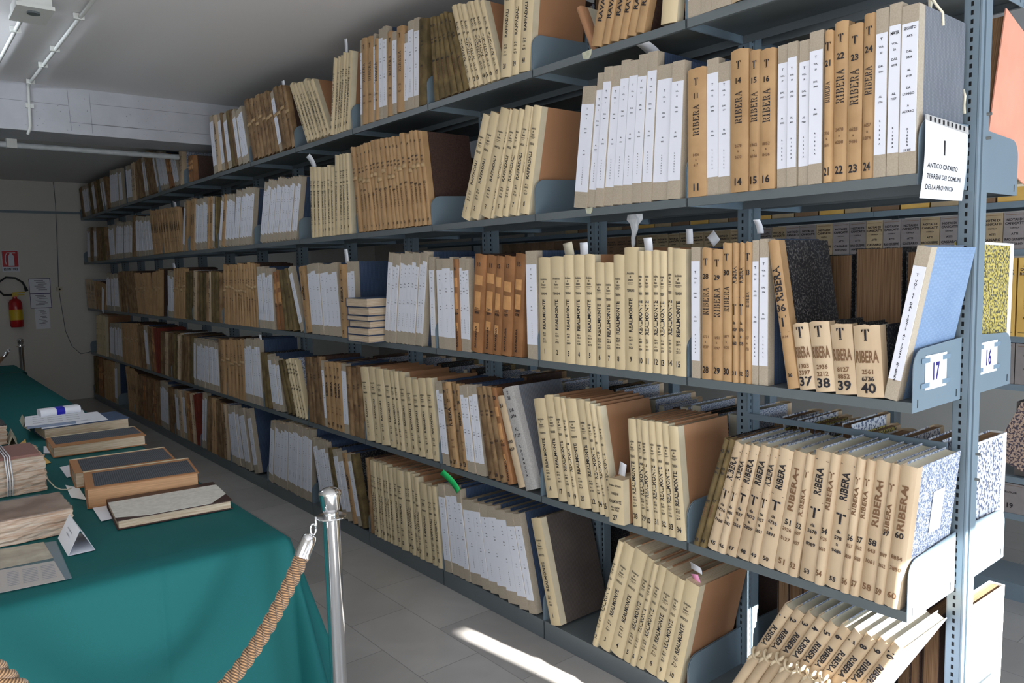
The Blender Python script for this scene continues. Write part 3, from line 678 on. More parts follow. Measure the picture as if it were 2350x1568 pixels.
def make_book(kind, t, tt, H, D=None, board=None, town=None, n=None, big=True, detail=2, style=0, spine=None, pages=None, name=None, strap=None, textfn=None):
    """one ledger in its own frame: y 0..-t, x from the spine (0) into the shelf, z up; returns its root"""
    nm, look, sp, st, bd, pg, D0, bulge, wear = KINDS[kind]
    D = D or D0; sp = spine or sp; st = spine or st; bd = board or bd; pg = pages or pg
    bulge = min(bulge, t*0.3)
    root = empty(name or nm, (0, 0, 0))
    cv = cover(t, tt, H, D, bulge, wear if detail else 0).obj('cover', [sp, st, bd], root)
    for p in cv.data.polygons: p.use_smooth = (p.material_index == 0)
    cv.data.set_sharp_from_angle(angle=math.radians(45))
    th = 0.003; m = MB(); g = 0.004 if kind != 'V' else 0.006
    trap(m, 0.004, D-0.005, -th, -t+th, -th, -tt+th, g, H-g)
    m.obj('page_block', pg, root)
    tm = (t+tt)/2
    def sf(a, b, e=0.0006):
        x = -bulge*max(math.sin(math.pi*(a/tm+0.5)), 0)**0.8 if abs(a) < tm/2 else 0
        T = t+(tt-t)*min(max(b/H, 0), 1)
        return (x-e-(0.0012 if wear else 0), -T/2-a*T/tm, b)
    if kind == 'W':
        lz0, lz1 = H*0.135, H*(0.875+0.02*((len(BOOKS)*7) % 3-1)); m = MB()
        Ta = t+(tt-t)*lz0/H; Tb = t+(tt-t)*lz1/H
        e_ = min(0.0014, t*.06); trap(m, -bulge-0.0009, -0.0001, -e_, -Ta+e_, -e_, -Tb+e_, lz0, lz1)
        lb = m.obj('paper_label', 'label_white', root); par = lb
    else: par = root
    if kind == 'B' and detail:
        m = MB()
        dj = rnd.uniform(-.04, .04)
        for (a, b_, ww) in ((0.68+dj, 0.78+dj, rnd.uniform(.55, .75)), (0.45-dj*.6, 0.62+dj*.5, rnd.uniform(.5, .78)), (0.20+dj, 0.29+dj, rnd.uniform(.3, .55)))[:rnd.choice((2, 3, 3))]:
            P = [sf(-t*ww/2+t*ww*i/4, H*a, 0.0002) for i in range(5)]+[sf(-t*ww/2+t*ww*i/4, H*b_, 0.0002) for i in range(5)]
            MB().add(P, [(i, i+1, i+6, i+5) for i in range(4)]).obj('paper_patch', 'patch_orange', root)
    if (kind == 'P' or strap) and detail:
        m = MB(); zc = H*rnd.uniform(0.55, 0.66); hh = 0.011; e = 0.0035; t0_ = t; t = t+(tt-t)*zc/H
        P = [(-0.001, -0.0022), (-0.003, -0.0026), (-bulge-e, -t*.25), (-bulge-e-.002, -t*.5), (-bulge-e, -t*.75), (-0.003, -t+0.0026), (-0.001, -t+0.0022)]
        vv = [(x, y, zc-hh) for x, y in P]+[(x, y, zc+hh) for x, y in P]; k = len(P)
        fs = [(i, i+1, k+i+1, k+i) for i in range(k-1)]; m.add(vv, fs)
        sobj = m.obj('strap', 'strap_tan', root, True); md = sobj.modifiers.new('thick', 'SOLIDIFY'); md.thickness = 0.0016; md.offset = 0; t = t0_
    if detail >= 1 or kind in 'WI':
        L_ = Letters()
        if textfn: textfn(L_, t, H)
        else: lettering(kind, tm, H, bulge, L_, town, n, big, style)
        L_.obj('lettering', lambda a, b: sf(a, b, 0.0017 if kind == 'W' else 0.0006), ['ink', 'ink_faint'], par)
    return root
def place(root, y, z, phi, t, x=0.004):
    """phi > 0 leans the head toward the window end; the left side plane passes through (y, z)"""
    if phi >= 0: yy = y-t*math.sin(phi)*math.tan(phi); zz = z+t*math.sin(phi)
    else: yy = y; zz = z
    root.rotation_euler = (phi, 0, 0); root.location = (x, yy, zz+0.0006)
def quad(y, z, phi, t, tt, H):
    if phi >= 0: y0 = y-t*math.sin(phi)*math.tan(phi); z0 = z+t*math.sin(phi)
    else: y0 = y; z0 = z
    c, s = math.cos(phi), math.sin(phi)
    def P(a, b): return (y0+a*c-b*s, z0+a*s+b*c)
    return [P(0, 0), P(-t, 0), P(-tt, H), P(0, H)]
def xr(poly, z):
    ys = []
    for i in range(4):
        a, b = poly[i], poly[(i+1) % 4]
        if (a[1]-z)*(b[1]-z) <= 0 and abs(a[1]-b[1]) > 1e-9:
            k = (z-a[1])/(b[1]-a[1]); ys.append(a[0]+(b[0]-a[0])*k)
    return (min(ys), max(ys)) if ys else None
def need(A, B):
    "how far B must move toward -y so as not to cut A (A stands on B's left)"
    zs = sorted(p[1] for p in A+B); lo = max(min(p[1] for p in A), min(p[1] for p in B)); hi = min(max(p[1] for p in A), max(p[1] for p in B)); d = -9
    for z in zs:
        if lo <= z <= hi:
            a, b = xr(A, z), xr(B, z)
            if a and b: d = max(d, b[1]-a[0])
    return max(d+0.0004, 0)
SPECS = []
def group(level, kinds, x0, x1, tl, tr=None, town=None, nums=None, H=None, style=0, bounds=None, tops=None, look=None, detail=2, x=0.0, upright=False, big=None, angs=None, ysx=None, **kw):
    """a run of ledgers standing side by side: x0/x1 picture columns of its foot, tl/tr picture points of its top corners"""
    z = ZT[level]; n = len(kinds)
    if not bounds and not ysx and not nums and n > 0:
        m_ = (y_at(x0, z)-y_at(x1, z))/n
        if m_ > 0.085: kinds = ''.join(k*max(1, round(m_/0.06)) for k in kinds); n = len(kinds)
    xs = bounds or [x0+(x1-x0)*i/n for i in range(n+1)]; x0 = x0 or 0
    if not bounds and n > 2: xs = [xs[0]]+[xs[i]+(rnd.uniform(-.16, .16)*(x1-x0)/n) for i in range(1, n)]+[xs[-1]]
    ys = ysx or [y_at(a, z) for a in xs]
    pl = on(tl[0], tl[1], 0, 0.0); a0 = math.atan2(ys[0]-pl.y, pl.z-z)
    if tr: pr = on(tr[0], tr[1], 0, 0.0); a1 = math.atan2(ys[-1]-pr.y, pr.z-z)
    else: pr = pl; a1 = a0
    if upright: a0 = a1 = 0
    if angs: a0, a1 = map(math.radians, angs)
    H0 = H or (pl.z-z)/math.cos(a0); H1 = H or (pr.z-z)/math.cos(a1)
    if ys[0] > 3.8:
        c_ = math.radians(20 if level > 2 else 13); a0 = max(-c_, min(c_, a0)); a1 = max(-c_, min(c_, a1))
    if a1 > a0: a0 = a1 = (a0+a1)/2      # a run cannot fan open
    for i, k in enumerate(kinds):
        f = i/n; f1 = (i+1)/n
        p0 = a0+(a1-a0)*f; p1 = a0+(a1-a0)*f1; s = ys[i]-ys[i+1]; t = max(s*math.cos(p0)-0.0004, 0.007)
        h = H0+(H1-H0)*(f+f1)/2
        if tops: q = on((xs[i]+xs[i+1])/2+(tl[0]-x0 if not bounds else tl[0]-xs[0]), tops[i], 0, 0.0); h = (q.z-z)/math.cos(p0)
        elif not H: h += rnd.uniform(-0.010, 0.006)
        gap = (LV[level+1]-z-0.008) if level < 4 else 0.60
        h = min(h, (gap-t*math.sin(abs(p0)))/math.cos(p0))
        nearb = ys[i] < 3.3
        SPECS.append(dict(level=level, y=ys[i], t=t, p0=p0, dp=p0-p1, h=h, kind=k, town=town, n=nums[i] if nums else None, look=look, x=x,
                          kw=dict(detail=detail, style=style, big=nearb if big is None else big, **kw)))
def sq(s, y=None, g=0.0):
    t = s['t']; tt = min(max(t-s['h']*s['dp'], t*0.62), t)
    return quad(s['y'] if y is None else y, ZT[s['level']], s['p0'], t, tt, s['h'])
def solve():
    PL = 0.167; FIRST = {}
    for l in range(5):
        for b in range(14):
            z = ZT[l]; lo, hi = YN[b]+0.0045, YN[b+1]-0.0045
            R = [s for s in SPECS if s['level'] == l and YN[b] <= min(max(s['y']-s['t']/2, YN[0]+.001), YN[-1]-.001) < YN[b+1]]
            if not R: continue
            R.sort(key=lambda s: -s['y'])
            want = [s['y'] for s in R]
            for it in range(60):
                # left to right
                for i, s in enumerate(R):
                    ymax = hi-(PL*math.tan(-s['p0']) if s['p0'] < 0 else 0) if i == 0 or True else 9
                    s['y'] = min(want[i], ymax)
                    if i: s['y'] -= need(sq(R[i-1]), sq(s))
                # right to left
                for i in range(len(R)-1, -1, -1):
                    s = R[i]; foot = s['t']/math.cos(s['p0']); ymin = lo+foot+(PL*math.tan(s['p0']) if s['p0'] > 0 else 0)
                    if s['y'] < ymin: s['y'] = ymin
                    if i == len(R)-1 and (l, b-1) in FIRST:
                        d = need(sq(s), sq(FIRST[(l, b-1)]))
                        if d > 0.0003: s['y'] += d
                    if i < len(R)-1:
                        d = need(sq(s), sq(R[i+1]))
                        if d > 0.0003: s['y'] += d
                if R[0]['y'] <= hi-(PL*math.tan(-R[0]['p0']) if R[0]['p0'] < 0 else 0)+0.001: break
                for s in R: s['t'] *= 0.975; s['p0'] *= 0.985
                want = [hi-(hi-w_)*0.99 if w_ > (hi+lo)/2 else lo+(w_-lo)*0.995 for w_ in want]
            for s in R: s['b'] = b
            FIRST[(l, b)] = R[0]
def build_books():
    solve()
    for s in SPECS:
        t = s['t']; tt = min(max(t-s['h']*s['dp'], t*0.62), t)
        root = make_book(s['kind'], t, tt, s['h'], town=s['town'], n=s['n'], **s['kw'])
        place(root, s['y'], ZT[s['level']], s['p0'], t, s['x']+rnd.uniform(-0.004, 0.006))
        BOOKS.append(dict(o=root, level=s['level'], y=s['y'], kind=s['kind'], town=s['town'], n=s['n'], look=s['look'], b=s.get('b', 0)))
# rows, far end to near end, level by level (columns and rows of the photograph)
G = group
# top shelf
G(4, 'OWWKWOKWO', 189, 252, (181, 434), (241, 408), detail=1)
G(4, 'WWWW', 253, 281, (250, 393), (275, 386), detail=1)
G(4, 'WW', 293, 305, (288, 381), (299, 379), detail=1)
G(4, 'VOOWO', 305, 352, (301, 377), (335, 368), detail=1)
G(4, 'OWWBW', 352, 410, (328, 372), (394, 376), detail=1)
G(4, 'V', 416, 424, (412, 352), (420, 350), detail=1, H=0.44)
G(4, 'B', 434, 448, (431, 358), (444, 357), detail=1, H=0.22)
G(4, 'WVWOWKOWWW', 487, 575, (475, 272), (555, 250), town='RAVANUSA')
G(4, 'OOOOOOOWOOO', 582, 680, (559, 239), (658, 193), town='RAVANUSA', strap=True)
G(4, 'IIIIIII', 704, 760, (658, 215), (727, 174), town='PORTO EMPEDOCLE', nums=[2, 3, 4, 5, 6, 7, 8])
G(4, 'IIIIII', 762, 805, (771, 133), (814, 114), town='PORTO EMPEDOCLE', nums=[9, 10, 11, 12, 13, 14])
G(4, 'WTTWTWWTWTWWWK', 832, 985, (830, 90), (987, 41), bounds=[832, 837, 850, 863, 868, 877, 886, 895, 909, 919, 936, 944, 957, 968, 986], tops=[90, 86, 82, 75, 88, 64, 58, 71, 71, 60, 75, 46, 39, 42], town='RAVANUSA')
G(4, 'KKKKKK', 1001, 1077, (991, 43), (1032, 33), town='RAVANUSA')
G(4, 'IIIIIII', 1080, 1151, (1032, 27), (1118, -5), town='RAFFADALI', nums=[11, 12, 13, 14, 15, 16, 17])
G(4, 'III', 1151, 1216, (1163, -50), town='RAFFADALI', nums=[38, 39, 40], H=0.49, bounds=[1151, 1174, 1190, 1216])
G(4, 'TTTTTT', 1364, 1489, (1384, 0), town='RAVANUSA', H=0.43, bounds=[1364, 1390, 1407, 1428, 1446, 1468, 1489], textfn=lambda L_, t, H: L_.put('RAVANUSA', 0, H*0.40, min(0.022, t*.6), rot=math.pi/2, sx=1.1), look='tan ledger hand-lettered RAVANUSA')
G(4, 'I', 1491, 1527, (1496, 0), H=0.42, textfn=lambda L_, t, H: None, look='thick plain ivory ledger with an orange-dotted dark cover', town='', board=spots('dotted_board', (0.02, 0.012, 0.01), (0.42, 0.16, 0.05), 60, (0.52, 0.56)))
G(4, 'WWWV', 1566, 1725, (1562, 0), H=0.44, bounds=[1570, 1602, 1627, 1672, 1722], town='RAVANUSA', upright=True)
# fourth shelf
G(3, 'WOWOOKO', 203, 252, (202, 525), (245, 522), detail=1)
G(3, 'WWWW', 253, 266, (244, 521), (263, 517), detail=1)
G(3, 'WWWWWWWW', 267, 303, (269, 512), (304, 510), detail=1)
G(3, 'O', 303, 313, (306, 498), (311, 498), detail=1)
G(3, 'WWWWWW', 313, 350, (310, 498), (341, 498), detail=1)
G(3, 'TTTTTT', 352, 417, (340, 488), (408, 476), big=False, detail=1)
G(3, 'WTTTWWWWWTTWK', 424, 502, (428, 464), (503, 449), town='RAVANUSA', big=False)
G(3, 'WTWWW', 506, 541, (515, 452), (544, 445), town='RAVANUSA')
G(3, 'WWWWWWWW', 542, 584, (547, 438), (595, 429), town='RAVANUSA')
G(3, 'WWWWWWWWWWWWWW', 599, 684, (612, 420), (697, 402), town='RAVANUSA')
G(3, 'IIIIIII', 714, 769, (708, 384), (767, 382), town='PORTO EMPEDOCLE', nums=[5, 6, 7, 8, 9, 10, 11])
G(3, 'IIII', 770, 807, (769, 356), (800, 351), town='PORTO EMPEDOCLE', nums=[1, 2, 3, 4])
G(3, 'PPPPPPPPPPPPPPPPP', 818, 989, (799, 341), (965, 300), town='RAFFADALI', nums=list(range(1, 18)))
G(3, 'IIIIIIIII', 1063, 1223, (1115, 267), (1254, 241), town='RAFFADALI', nums=[1, 2, 3, 4, 5, 6, 7, None, 8], bounds=[1063, 1085, 1107, 1133, 1141, 1161, 1176, 1196, 1201, 1223], style=1)
G(3, 'WWWWWWWWWW', 1317, 1561, (1339, 201), (1573, 138), town='RAVANUSA', nums=[4, 5, 6, 8, 9, 10, 12, 13, 15, 14], bounds=[1317, 1347, 1365, 1384, 1405, 1427, 1449, 1471, 1494, 1532, 1561], tops=[201, 169, 155, 152, 139, 139, 125, 118, 147, 139])
def seg(L_, t, H):
    for s_, v_, h_ in (('SEGUITO', .865, .011), ('ART.', .82, .008), ('DAL', .73, .008), ('5828', .695, .008), ('AL', .62, .008), ('6919', .585, .008), ('DA', .515, .008), ('LONGO', .48, .009), ('A', .41, .008), ('ALVARO', .375, .009), ('25 BIS', .145, .008)): L_.put(s_, 0, H*v_, h_*.72, maxw=t*.72)
    for k, ch in enumerate('RIBERA'): L_.put(ch, 0, H*(.27-.019*k), .0055)
def mtr(L_, t, H):
    for s_, v_, h_ in (('MATR', .83, .013), ('VOL.', .77, .008), ('26', .735, .008), ('DAL', .68, .009), ('6978', .645, .008), ('AL', .48, .009), ('7157', .45, .008)): L_.put(s_, 0, H*v_, h_*.72, maxw=t*.72)
    for k, ch in enumerate('RIBERA'): L_.put(ch, 0, H*(.28-.022*k), .0055)
def up(kind, x0, x1, top, n, **kw):
    G(kw.pop('level', 3), kind, x0, x1, (x0-1, top), (x1-1, top), town=kw.pop('town', 'RIBERA'), nums=[n], upright=True, tops=[top], **kw)
for k_, a_, b_, tp_, n_ in (('T', 1575, 1617, 159, 11), ('W', 1618, 1644, 135, 12), ('W', 1645, 1673, 143, 13), ('T', 1677, 1717, 117, 14), ('T', 1718, 1743, 117, 15), ('T', 1744, 1778, 115, 16), ('W', 1781, 1805, 104, 17), ('W', 1806, 1828, 98, 18), ('W', 1829, 1854, 93, 19), ('W', 1855, 1886, 73, 20), ('T', 1889, 1908, 74, 21), ('T', 1909, 1940, 52, 22), ('T', 1941, 1974, 58, 23), ('T', 1975, 2002, 35, 24), ('W', 2004, 2032, 22, 25)):
    up(k_, a_, b_, tp_, n_)
up('W', 2033, 2061, 10, 26, textfn=mtr, look='white-labelled ledger reading MATR VOL. 26 RIBERA')
up('W', 2062, 2101, 14, None, textfn=seg, board='grey_cloth', look='white-labelled ledger reading SEGUITO with dark grey cloth board')
# middle shelf
G(2, 'VVVTTT', 203, 241, (196, 642), (236, 652), detail=1)
G(2, 'WWWW', 247, 274, (248, 631), (269, 631), detail=1)
G(2, 'OOOO', 279, 313, (271, 625), (303, 624), detail=1)
G(2, 'PP', 318, 345, (307, 630), (336, 628), detail=1)
G(2, 'PP', 348, 367, (351, 632), (374, 627), detail=1)
G(2, 'WWW', 387, 401, (385, 625), (400, 622), detail=1)
G(2, 'PPPP', 403, 430, (401, 618), (432, 617), detail=1)
G(2, 'KKVOKKOVKKO', 431, 511, (435, 630), (510, 625))
G(2, 'PPPPPPPPPPPP', 514, 594, (512, 609), (585, 604), town='RAVANUSA')
G(2, 'WWWWWW', 595, 631, (585, 614), (626, 613), town='PALMA')
G(2, 'BBKKK', 634, 681, (624, 625), (659, 620), town='')
G(2, 'W', 688, 696, (658, 619), (666, 618), town='PALMA')
G(2, 'T', 697, 710, (678, 613), (694, 611), big=False, nums=[1])
G(2, 'WWWWWWW', 711, 780, (694, 608), (770, 604), town='RAVANUSA')
G(2, 'T', 781, 793, (769, 607), (791, 604), big=False, nums=[9])
G(2, 'W', 796, 812, (791, 599), (812, 597), town='RAVANUSA', x=0.012, upright=True)
G(2, 'WWWWWWWWWW', 897, 987, (908, 582), (1000, 579), town='RAVANUSA', nums=list(range(3, 13)))
G(2, 'WWWW', 995, 1047, (997, 592), (1055, 590), bounds=[995, 1006, 1021, 1039, 1047], town='RAVANUSA', nums=[1, 2, 3, 4], upright=True)
G(2, 'B', 1047, 1058, (1053, 592), (1064, 592), nums=[6], upright=True, town='RAVANUSA')
G(2, 'WWW', 1058, 1081, (1067, 590), (1095, 591), town='RAVANUSA', nums=[7, 8, 9], upright=True)
G(2, 'BBBBB', 1082, 1198, (1093, 590), (1206, 583), bounds=[1083, 1108, 1131, 1150, 1174, 1197], nums=[10, 11, 12, 13, 15], town='RAVANUSA')
G(2, 'W', 1200, 1224, (1208, 576), (1228, 576), town='RAVANUSA', nums=[16], upright=True)
G(2, 'IIIIIIIIIIIIIII', 1238, 1576, (1238, 593), (1576, 573), town='REALMONTE', nums=list(range(1, 16)), bounds=[1239, 1266, 1297, 1320, 1344, 1367, 1388, 1411, 1434, 1466, 1481, 1497, 1515, 1531, 1545, 1575], tops=[592, 590, 587, 586, 585, 604, 604, 586, 569, 578, 577, 576, 578, 570, 573], upright=True)
def rib36(L_, t, H):
    L_.put('RIBERA', 0, H*0.71, 0.026, rot=math.pi/2); L_.put('36', 0, H*0.545, .024); L_.put('T', 0, H*.455, .036, sx=.8); L_.bar(-t*.4, t*.4, H*.38, H*.382); L_.put('3614', 0, H*.35, .009, mi=1); L_.put('36', 0, H*.09, .012)
for k_, a_, b_, tp_, n_ in (('W', 1587, 1607, 568, 27), ('T', 1610, 1632, 571, 28), ('T', 1633, 1657, 574, 29), ('T', 1658, 1679, 559, 30)):
    up(k_, a_, b_, tp_, n_, level=2)
up('V', 1680, 1694, 559, 31, level=2, spine='tan'); up('V', 1695, 1708, 559, 32, level=2, spine='tan'); up('T', 1709, 1722, 557, 33, level=2)
up('W', 1723, 1738, 552, 34, level=2); up('W', 1739, 1760, 549, 35, level=2)
G(2, 'V', 1791, 1817, (1746, 561), town='RIBERA', nums=[36], spine='tan', board='mottled_black', textfn=rib36, look='tall tan ledger 36 RIBERA leaning, with black mottled cover')
def ribs(nn):
    def fn(L_, t, H):
        L_.put('#T', 0, H*.87, .034, maxw=t*.5); L_.put('RIBERA', 0, H*.57, .036, maxw=t*.86, mi=1); L_.put(num(), 0, H*.36, .014, mi=1); L_.put(num(), 0, H*.26, .014, mi=1 if nn < 40 else 0); L_.put(str(nn), 0, H*.13, .030, sx=1.1)
    return fn
for a_, b_, n_, ty in ((1819, 1856, 37, 739), (1857, 1903, 38, 741), (1904, 1953, 39, 743), (1955, 2016, 40, 747)):
    G(2, 'V', a_, b_, (a_-12, ty), town='RIBERA', nums=[n_], textfn=ribs(n_), angs=(-8+1.2*(n_-37), -8+1.2*(n_-37)), D=0.21, board='mottled_black', look='short thick vellum ledger %d RIBERA' % n_)
def r41(L_, t, H):
    s_ = 'T VOL 41 DAL 10213 AL 10293'; k = 0
    for ch in s_:
        if ch != ' ': L_.put(ch, 0, H*(.82-.0205*k), .0075)
        k += 1
    for k, ch in enumerate('RIBERA'): L_.put(ch, 0, H*(.24-.021*k), .008)
G(2, 'W', 2022, 2053, (2100, 563), town='RIBERA', textfn=r41, board='blue_cloth', look='white-labelled ledger VOL 41 RIBERA leaning at the end, with pale blue cloth board')
# second shelf
G(1, 'IIII', 224, 243, (229, 737), (248, 738), town='PALMA', detail=1)
G(1, 'WWWWW', 255, 281, (255, 745), (278, 745), detail=1)
G(1, 'PP', 283, 322, (278, 742), (313, 743), detail=1)
G(1, 'OOWOBD', 323, 368, (313, 745), (361, 757), detail=1)
G(1, 'OVOKVOOK', 370, 443, (372, 766), (444, 774), detail=1)
G(1, 'WWWWWW', 445, 503, (445, 779), (497, 787), town='PALMA')
G(1, 'OPPPPPP', 505, 563, (497, 779), (560, 779), town='RAVANUSA')
G(1, 'WWWWWW', 564, 603, (560, 778), (593, 779), town='PALMA')
G(1, 'KK', 604, 622, (593, 807), (610, 810))
G(1, 'WWW', 625, 653, (610, 814), (640, 825), town='PALMA')
G(1, 'KK', 654, 676, (630, 828), (647, 833))
def vola(L_, t, H):
    for s_, v_ in (('VOLA', .92), ('DAL', .83), ('1450', .76), ('AL', .56), ('1489', .49)): L_.put(s_, 0, H*v_, .014, maxw=t*.8)
    for k, ch in enumerate('PALMA'): L_.put(ch, 0, H*(.38-.07*k), .013)
G(1, 'VV', 677, 705, (647, 831), (680, 828), textfn=vola, spine='ivory', look='pale ledger hand-lettered VOLA DAL 1450 PALMA', town='PALMA')
G(1, 'OOOO', 706, 742, (693, 818), (732, 820), town='PALMA')
G(1, 'W', 743, 748, (732, 824), (737, 824), town='PALMA')
G(1, 'TTTT', 749, 789, (739, 829), (780, 834), big=False, nums=[16, 17, 18, 19])
G(1, 'W', 790, 801, (782, 836), (792, 836), town='RAVANUSA')
G(1, 'OOO', 802, 835, (792, 840), (825, 842), town='RAVANUSA')
G(1, 'IIIIIIIIIII', 838, 1006, (822, 844), (986, 871), town='RAFFADALI', nums=list(range(1, 12)), bounds=[838, 855, 872, 890, 906, 917, 926, 941, 957, 973, 990, 1006], tops=[844, 845, 849, 851, 854, 854, 857, 869, 874, 871, 871])
G(1, 'WW', 1007, 1026, (989, 876), (1006, 876), town='RAVANUSA')
G(1, 'OTOT', 1027, 1069, (1006, 878), (1048, 880), town='RAVANUSA', nums=[20, 21, 22, 23], big=False)
G(1, 'WWWW', 1070, 1113, (1048, 884), (1090, 887), town='RAVANUSA', nums=[24, 25, 26, 27])
G(1, 'OOOB', 1115, 1178, (1086, 890), (1135, 892), town='RAVANUSA', nums=[27, 28, 29, 30])
G(1, 'V', 1182, 1201, (1131, 913), town='RAVANUSA', nums=[31], textfn=lambda L_, t, H: (L_.put('31', 0, H*.9, .02, maxw=t*.7), L_.put(num(), 0, H*.5, .014, maxw=t*.8), L_.put(num(), 0, H*.42, .014, maxw=t*.8)), look='vellum ledger numbered 31 leaning, with a red-stained spine')
def g32(L_, t, H):
    for s_, v_ in (('T.', .95), ('32', .90), ('DA', .78), ('6896', .72), ('AL', .59), ('7129', .53)): L_.put(s_, 0, H*v_, .016, maxw=t*.7)
    for k, ch in enumerate('RAVANUSA'): L_.put(ch, 0, H*(.42-.04*k), .013)
G(1, 'G', 1206, 1236, (1150, 898), town='RAVANUSA', nums=[32], textfn=g32)
G(1, 'IIIIIIIII', 1245, 1409, (1208, 917), (1378, 930), town='REALMONTE', nums=[16, 17, 18, 19, 20, 22, 24, 25, 26], bounds=[1245, 1273, 1296, 1313, 1324, 1352, 1372, 1387, 1398, 1409], tops=[917, 909, 913, 915, 919, 920, 924, 929, 935])
G(1, 'I', 1411, 1447, (1407, 1088), town='REALMONTE', nums=[27], x=-0.035, D=0.2, textfn=lambda L_, t, H: (L_.put('Archivio di Stato', 0, H*.86, .008, maxw=t*.8), L_.put('TERRENI', 0, H*.68, .010, maxw=t*.5), L_.put('REALMONTE', 0, H*.50, .013, maxw=t*.8), L_.put('dal n. 6604', 0, H*.37, .008), L_.put('al n. 7021', 0, H*.31, .008), L_.put('27', 0, H*.14, .022, sx=.8)), look='short squat ivory ledger REALMONTE 27', angs=(-1.5, -1.5))
G(1, 'IIIIIII', 1451, 1581, (1438, 963), (1561, 983), town='REALMONTE', nums=list(range(28, 35)), bounds=[1451, 1471, 1486, 1501, 1518, 1537, 1556, 1581], tops=[963, 965, 967, 970, 972, 976, 982])
G(1, 'KK', 1601, 1629, (1678, 1013), (1693, 1018), town='RIBERA', nums=[43, 44], angs=(18, 16.5), H=0.425)
G(1, 'VVVVVVVV', 1629, 1840, (1695, 1024), (1874, 1045), town='RIBERA', nums=list(range(45, 53)), bounds=[1629, 1654, 1673, 1697, 1726, 1748, 1784, 1818, 1840], angs=(16, 7.5), H=0.412)
G(1, 'VVVVVVVV', 1840, 2074, (1874, 1045), (2121, 1072), town='RIBERA', nums=list(range(53, 61)), bounds=[1840, 1876, 1898, 1936, 1957, 1978, 2013, 2036, 2074], angs=(7, 5.3), H=0.425)
# bottom shelf
G(0, 'KB', 218, 238, (218, 822), (236, 824), detail=1)
G(0, 'PPP', 239, 262, (234, 825), (260, 828), detail=1)
G(0, 'W', 265, 270, (262, 829), (268, 829), detail=1)
G(0, 'TTTT', 298, 318, (279, 853), (312, 856), detail=1, big=False)
G(0, 'OOBOOBO', 320, 367, (317, 860), (364, 879), detail=1)
G(0, 'WW', 370, 381, (367, 876), (378, 878), detail=1)
G(0, 'W', 384, 391, (380, 885), (388, 886), detail=1)
G(0, 'OOWVWTBVD', 393, 462, (387, 891), (451, 907), detail=1)
G(0, 'W', 464, 472, (470, 907), (480, 908), detail=1)
G(0, 'OTOO', 476, 519, (478, 912), (509, 928), detail=1)
G(0, 'VWWWW', 520, 556, (510, 930), (538, 932), town='PALMA')
G(0, 'W', 565, 578, (543, 939), (556, 939), town='PALMA')
G(0, 'W', 584, 593, (560, 941), (570, 941), town='PALMA')
G(0, 'WWWWWW', 617, 670, (626, 973), (672, 976), town='PALMA')
G(0, 'WWWWWW', 672, 719, (675, 978), (720, 989), town='PALMA')
G(0, 'WWWWWW', 740, 775, (714, 1007), (750, 1016), town='RAVANUSA')
G(0, 'KWWTWK', 778, 842, (752, 1030), (815, 1049), town='RAVANUSA', big=False)
G(0, 'O', 845, 852, (832, 1050), town='RAVANUSA')
G(0, 'IIIIIIIIIIIIIIII', 853, 1015, (841, 1056), (999, 1118), town='RAFFADALI', nums=list(range(15, 31)), bounds=[853, 862, 870, 877, 884, 892, 898, 908, 919, 935, 944, 953, 962, 973, 991, 1004, 1015], tops=[1056, 1058, 1060, 1062, 1067, 1067, 1074, 1075, 1080, 1085, 1084, 1089, 1096, 1111, 1118, 1118])
G(0, 'WWWWWWWWWWW', 1019, 1226, (1001, 1112), (1188, 1191), town='RAVANUSA', nums=list(range(38, 49)), bounds=[1019, 1035, 1050, 1064, 1076, 1101, 1119, 1140, 1162, 1188, 1209, 1227], tops=[1112, 1114, 1118, 1126, 1151, 1158, 1163, 1168, 1178, 1184, 1188])
G(0, 'I', 1247, 1271, (1202, 1185), town='REALMONTE', nums=[1], style=1, board=weave('checked_cloth', (0.02, 0.018, 0.02), (0.16, 0.13, 0.11), 120), look='single ivory ledger REALMONTE 1 with black checked cloth board')
G(0, 'IIIIIIIII', 1362, 1562, (1423, 1244), (1611, 1354), town='REALMONTE', nums=list(range(2, 11)), bounds=[1362, 1374, 1400, 1431, 1450, 1462, 1480, 1509, 1529, 1562], style=1)
def rb(nn):
    def fn(L_, t, H):
        L_.put(str(nn), 0, H*.92, .022, maxw=t*.7, rot=-1.2); L_.put('RIBERA', 0, H*.74, .018, rot=-math.pi/2, sx=1.2)
    return fn
TIES = []
_b = [-0.120-0.0385*i for i in range(11)]
for i in range(10):
    G(0, 'V', 0, 1, (0, 0), town='RIBERA', nums=[i+1], ysx=[_b[i], _b[i+1]], angs=(29.5, 29.5), H=0.53, textfn=rb(i+1), look='vellum ledger %s RIBERA with a knotted tie, leaning on the bottom shelf' % ORD[i])
build_books()
TIES = [r for r in BOOKS if r['look'] and 'knotted tie' in r['look']]
mat('tie_vellum', (0.62, 0.50, 0.34), 0.55, noise=0.4, nscale=30)
for r_ in TIES:
    o = r_['o']; me = o.children[0].data; ys_ = [v.co.y for v in me.vertices]; t = -min(ys_); H = 0.53; zc = H*rnd.uniform(.57, .61)
    m = MB(); P = []
    for k in range(13):
        a = math.pi*k/12; P.append((-0.012-0.020*math.sin(a), -t/2+(t/2-0.001)*math.cos(a), zc+0.010*math.cos(a)))
    m.tube(P, 0.0055, 6); m.tube([(-0.024, -t*.55, zc), (-0.036, -t*.7, zc+0.010), (-0.036, -t*.8, zc+0.024), (-0.026, -t*.75, zc+0.030)], [.005, .006, .006, .003], 6)
    m.tube([(-0.024, -t*.5, zc), (-0.038, -t*.35, zc-0.014), (-0.034, -t*.3, zc-0.034)], [.005, .006, .003], 6)
    m.obj('knotted_tie', 'tie_vellum', o, True)
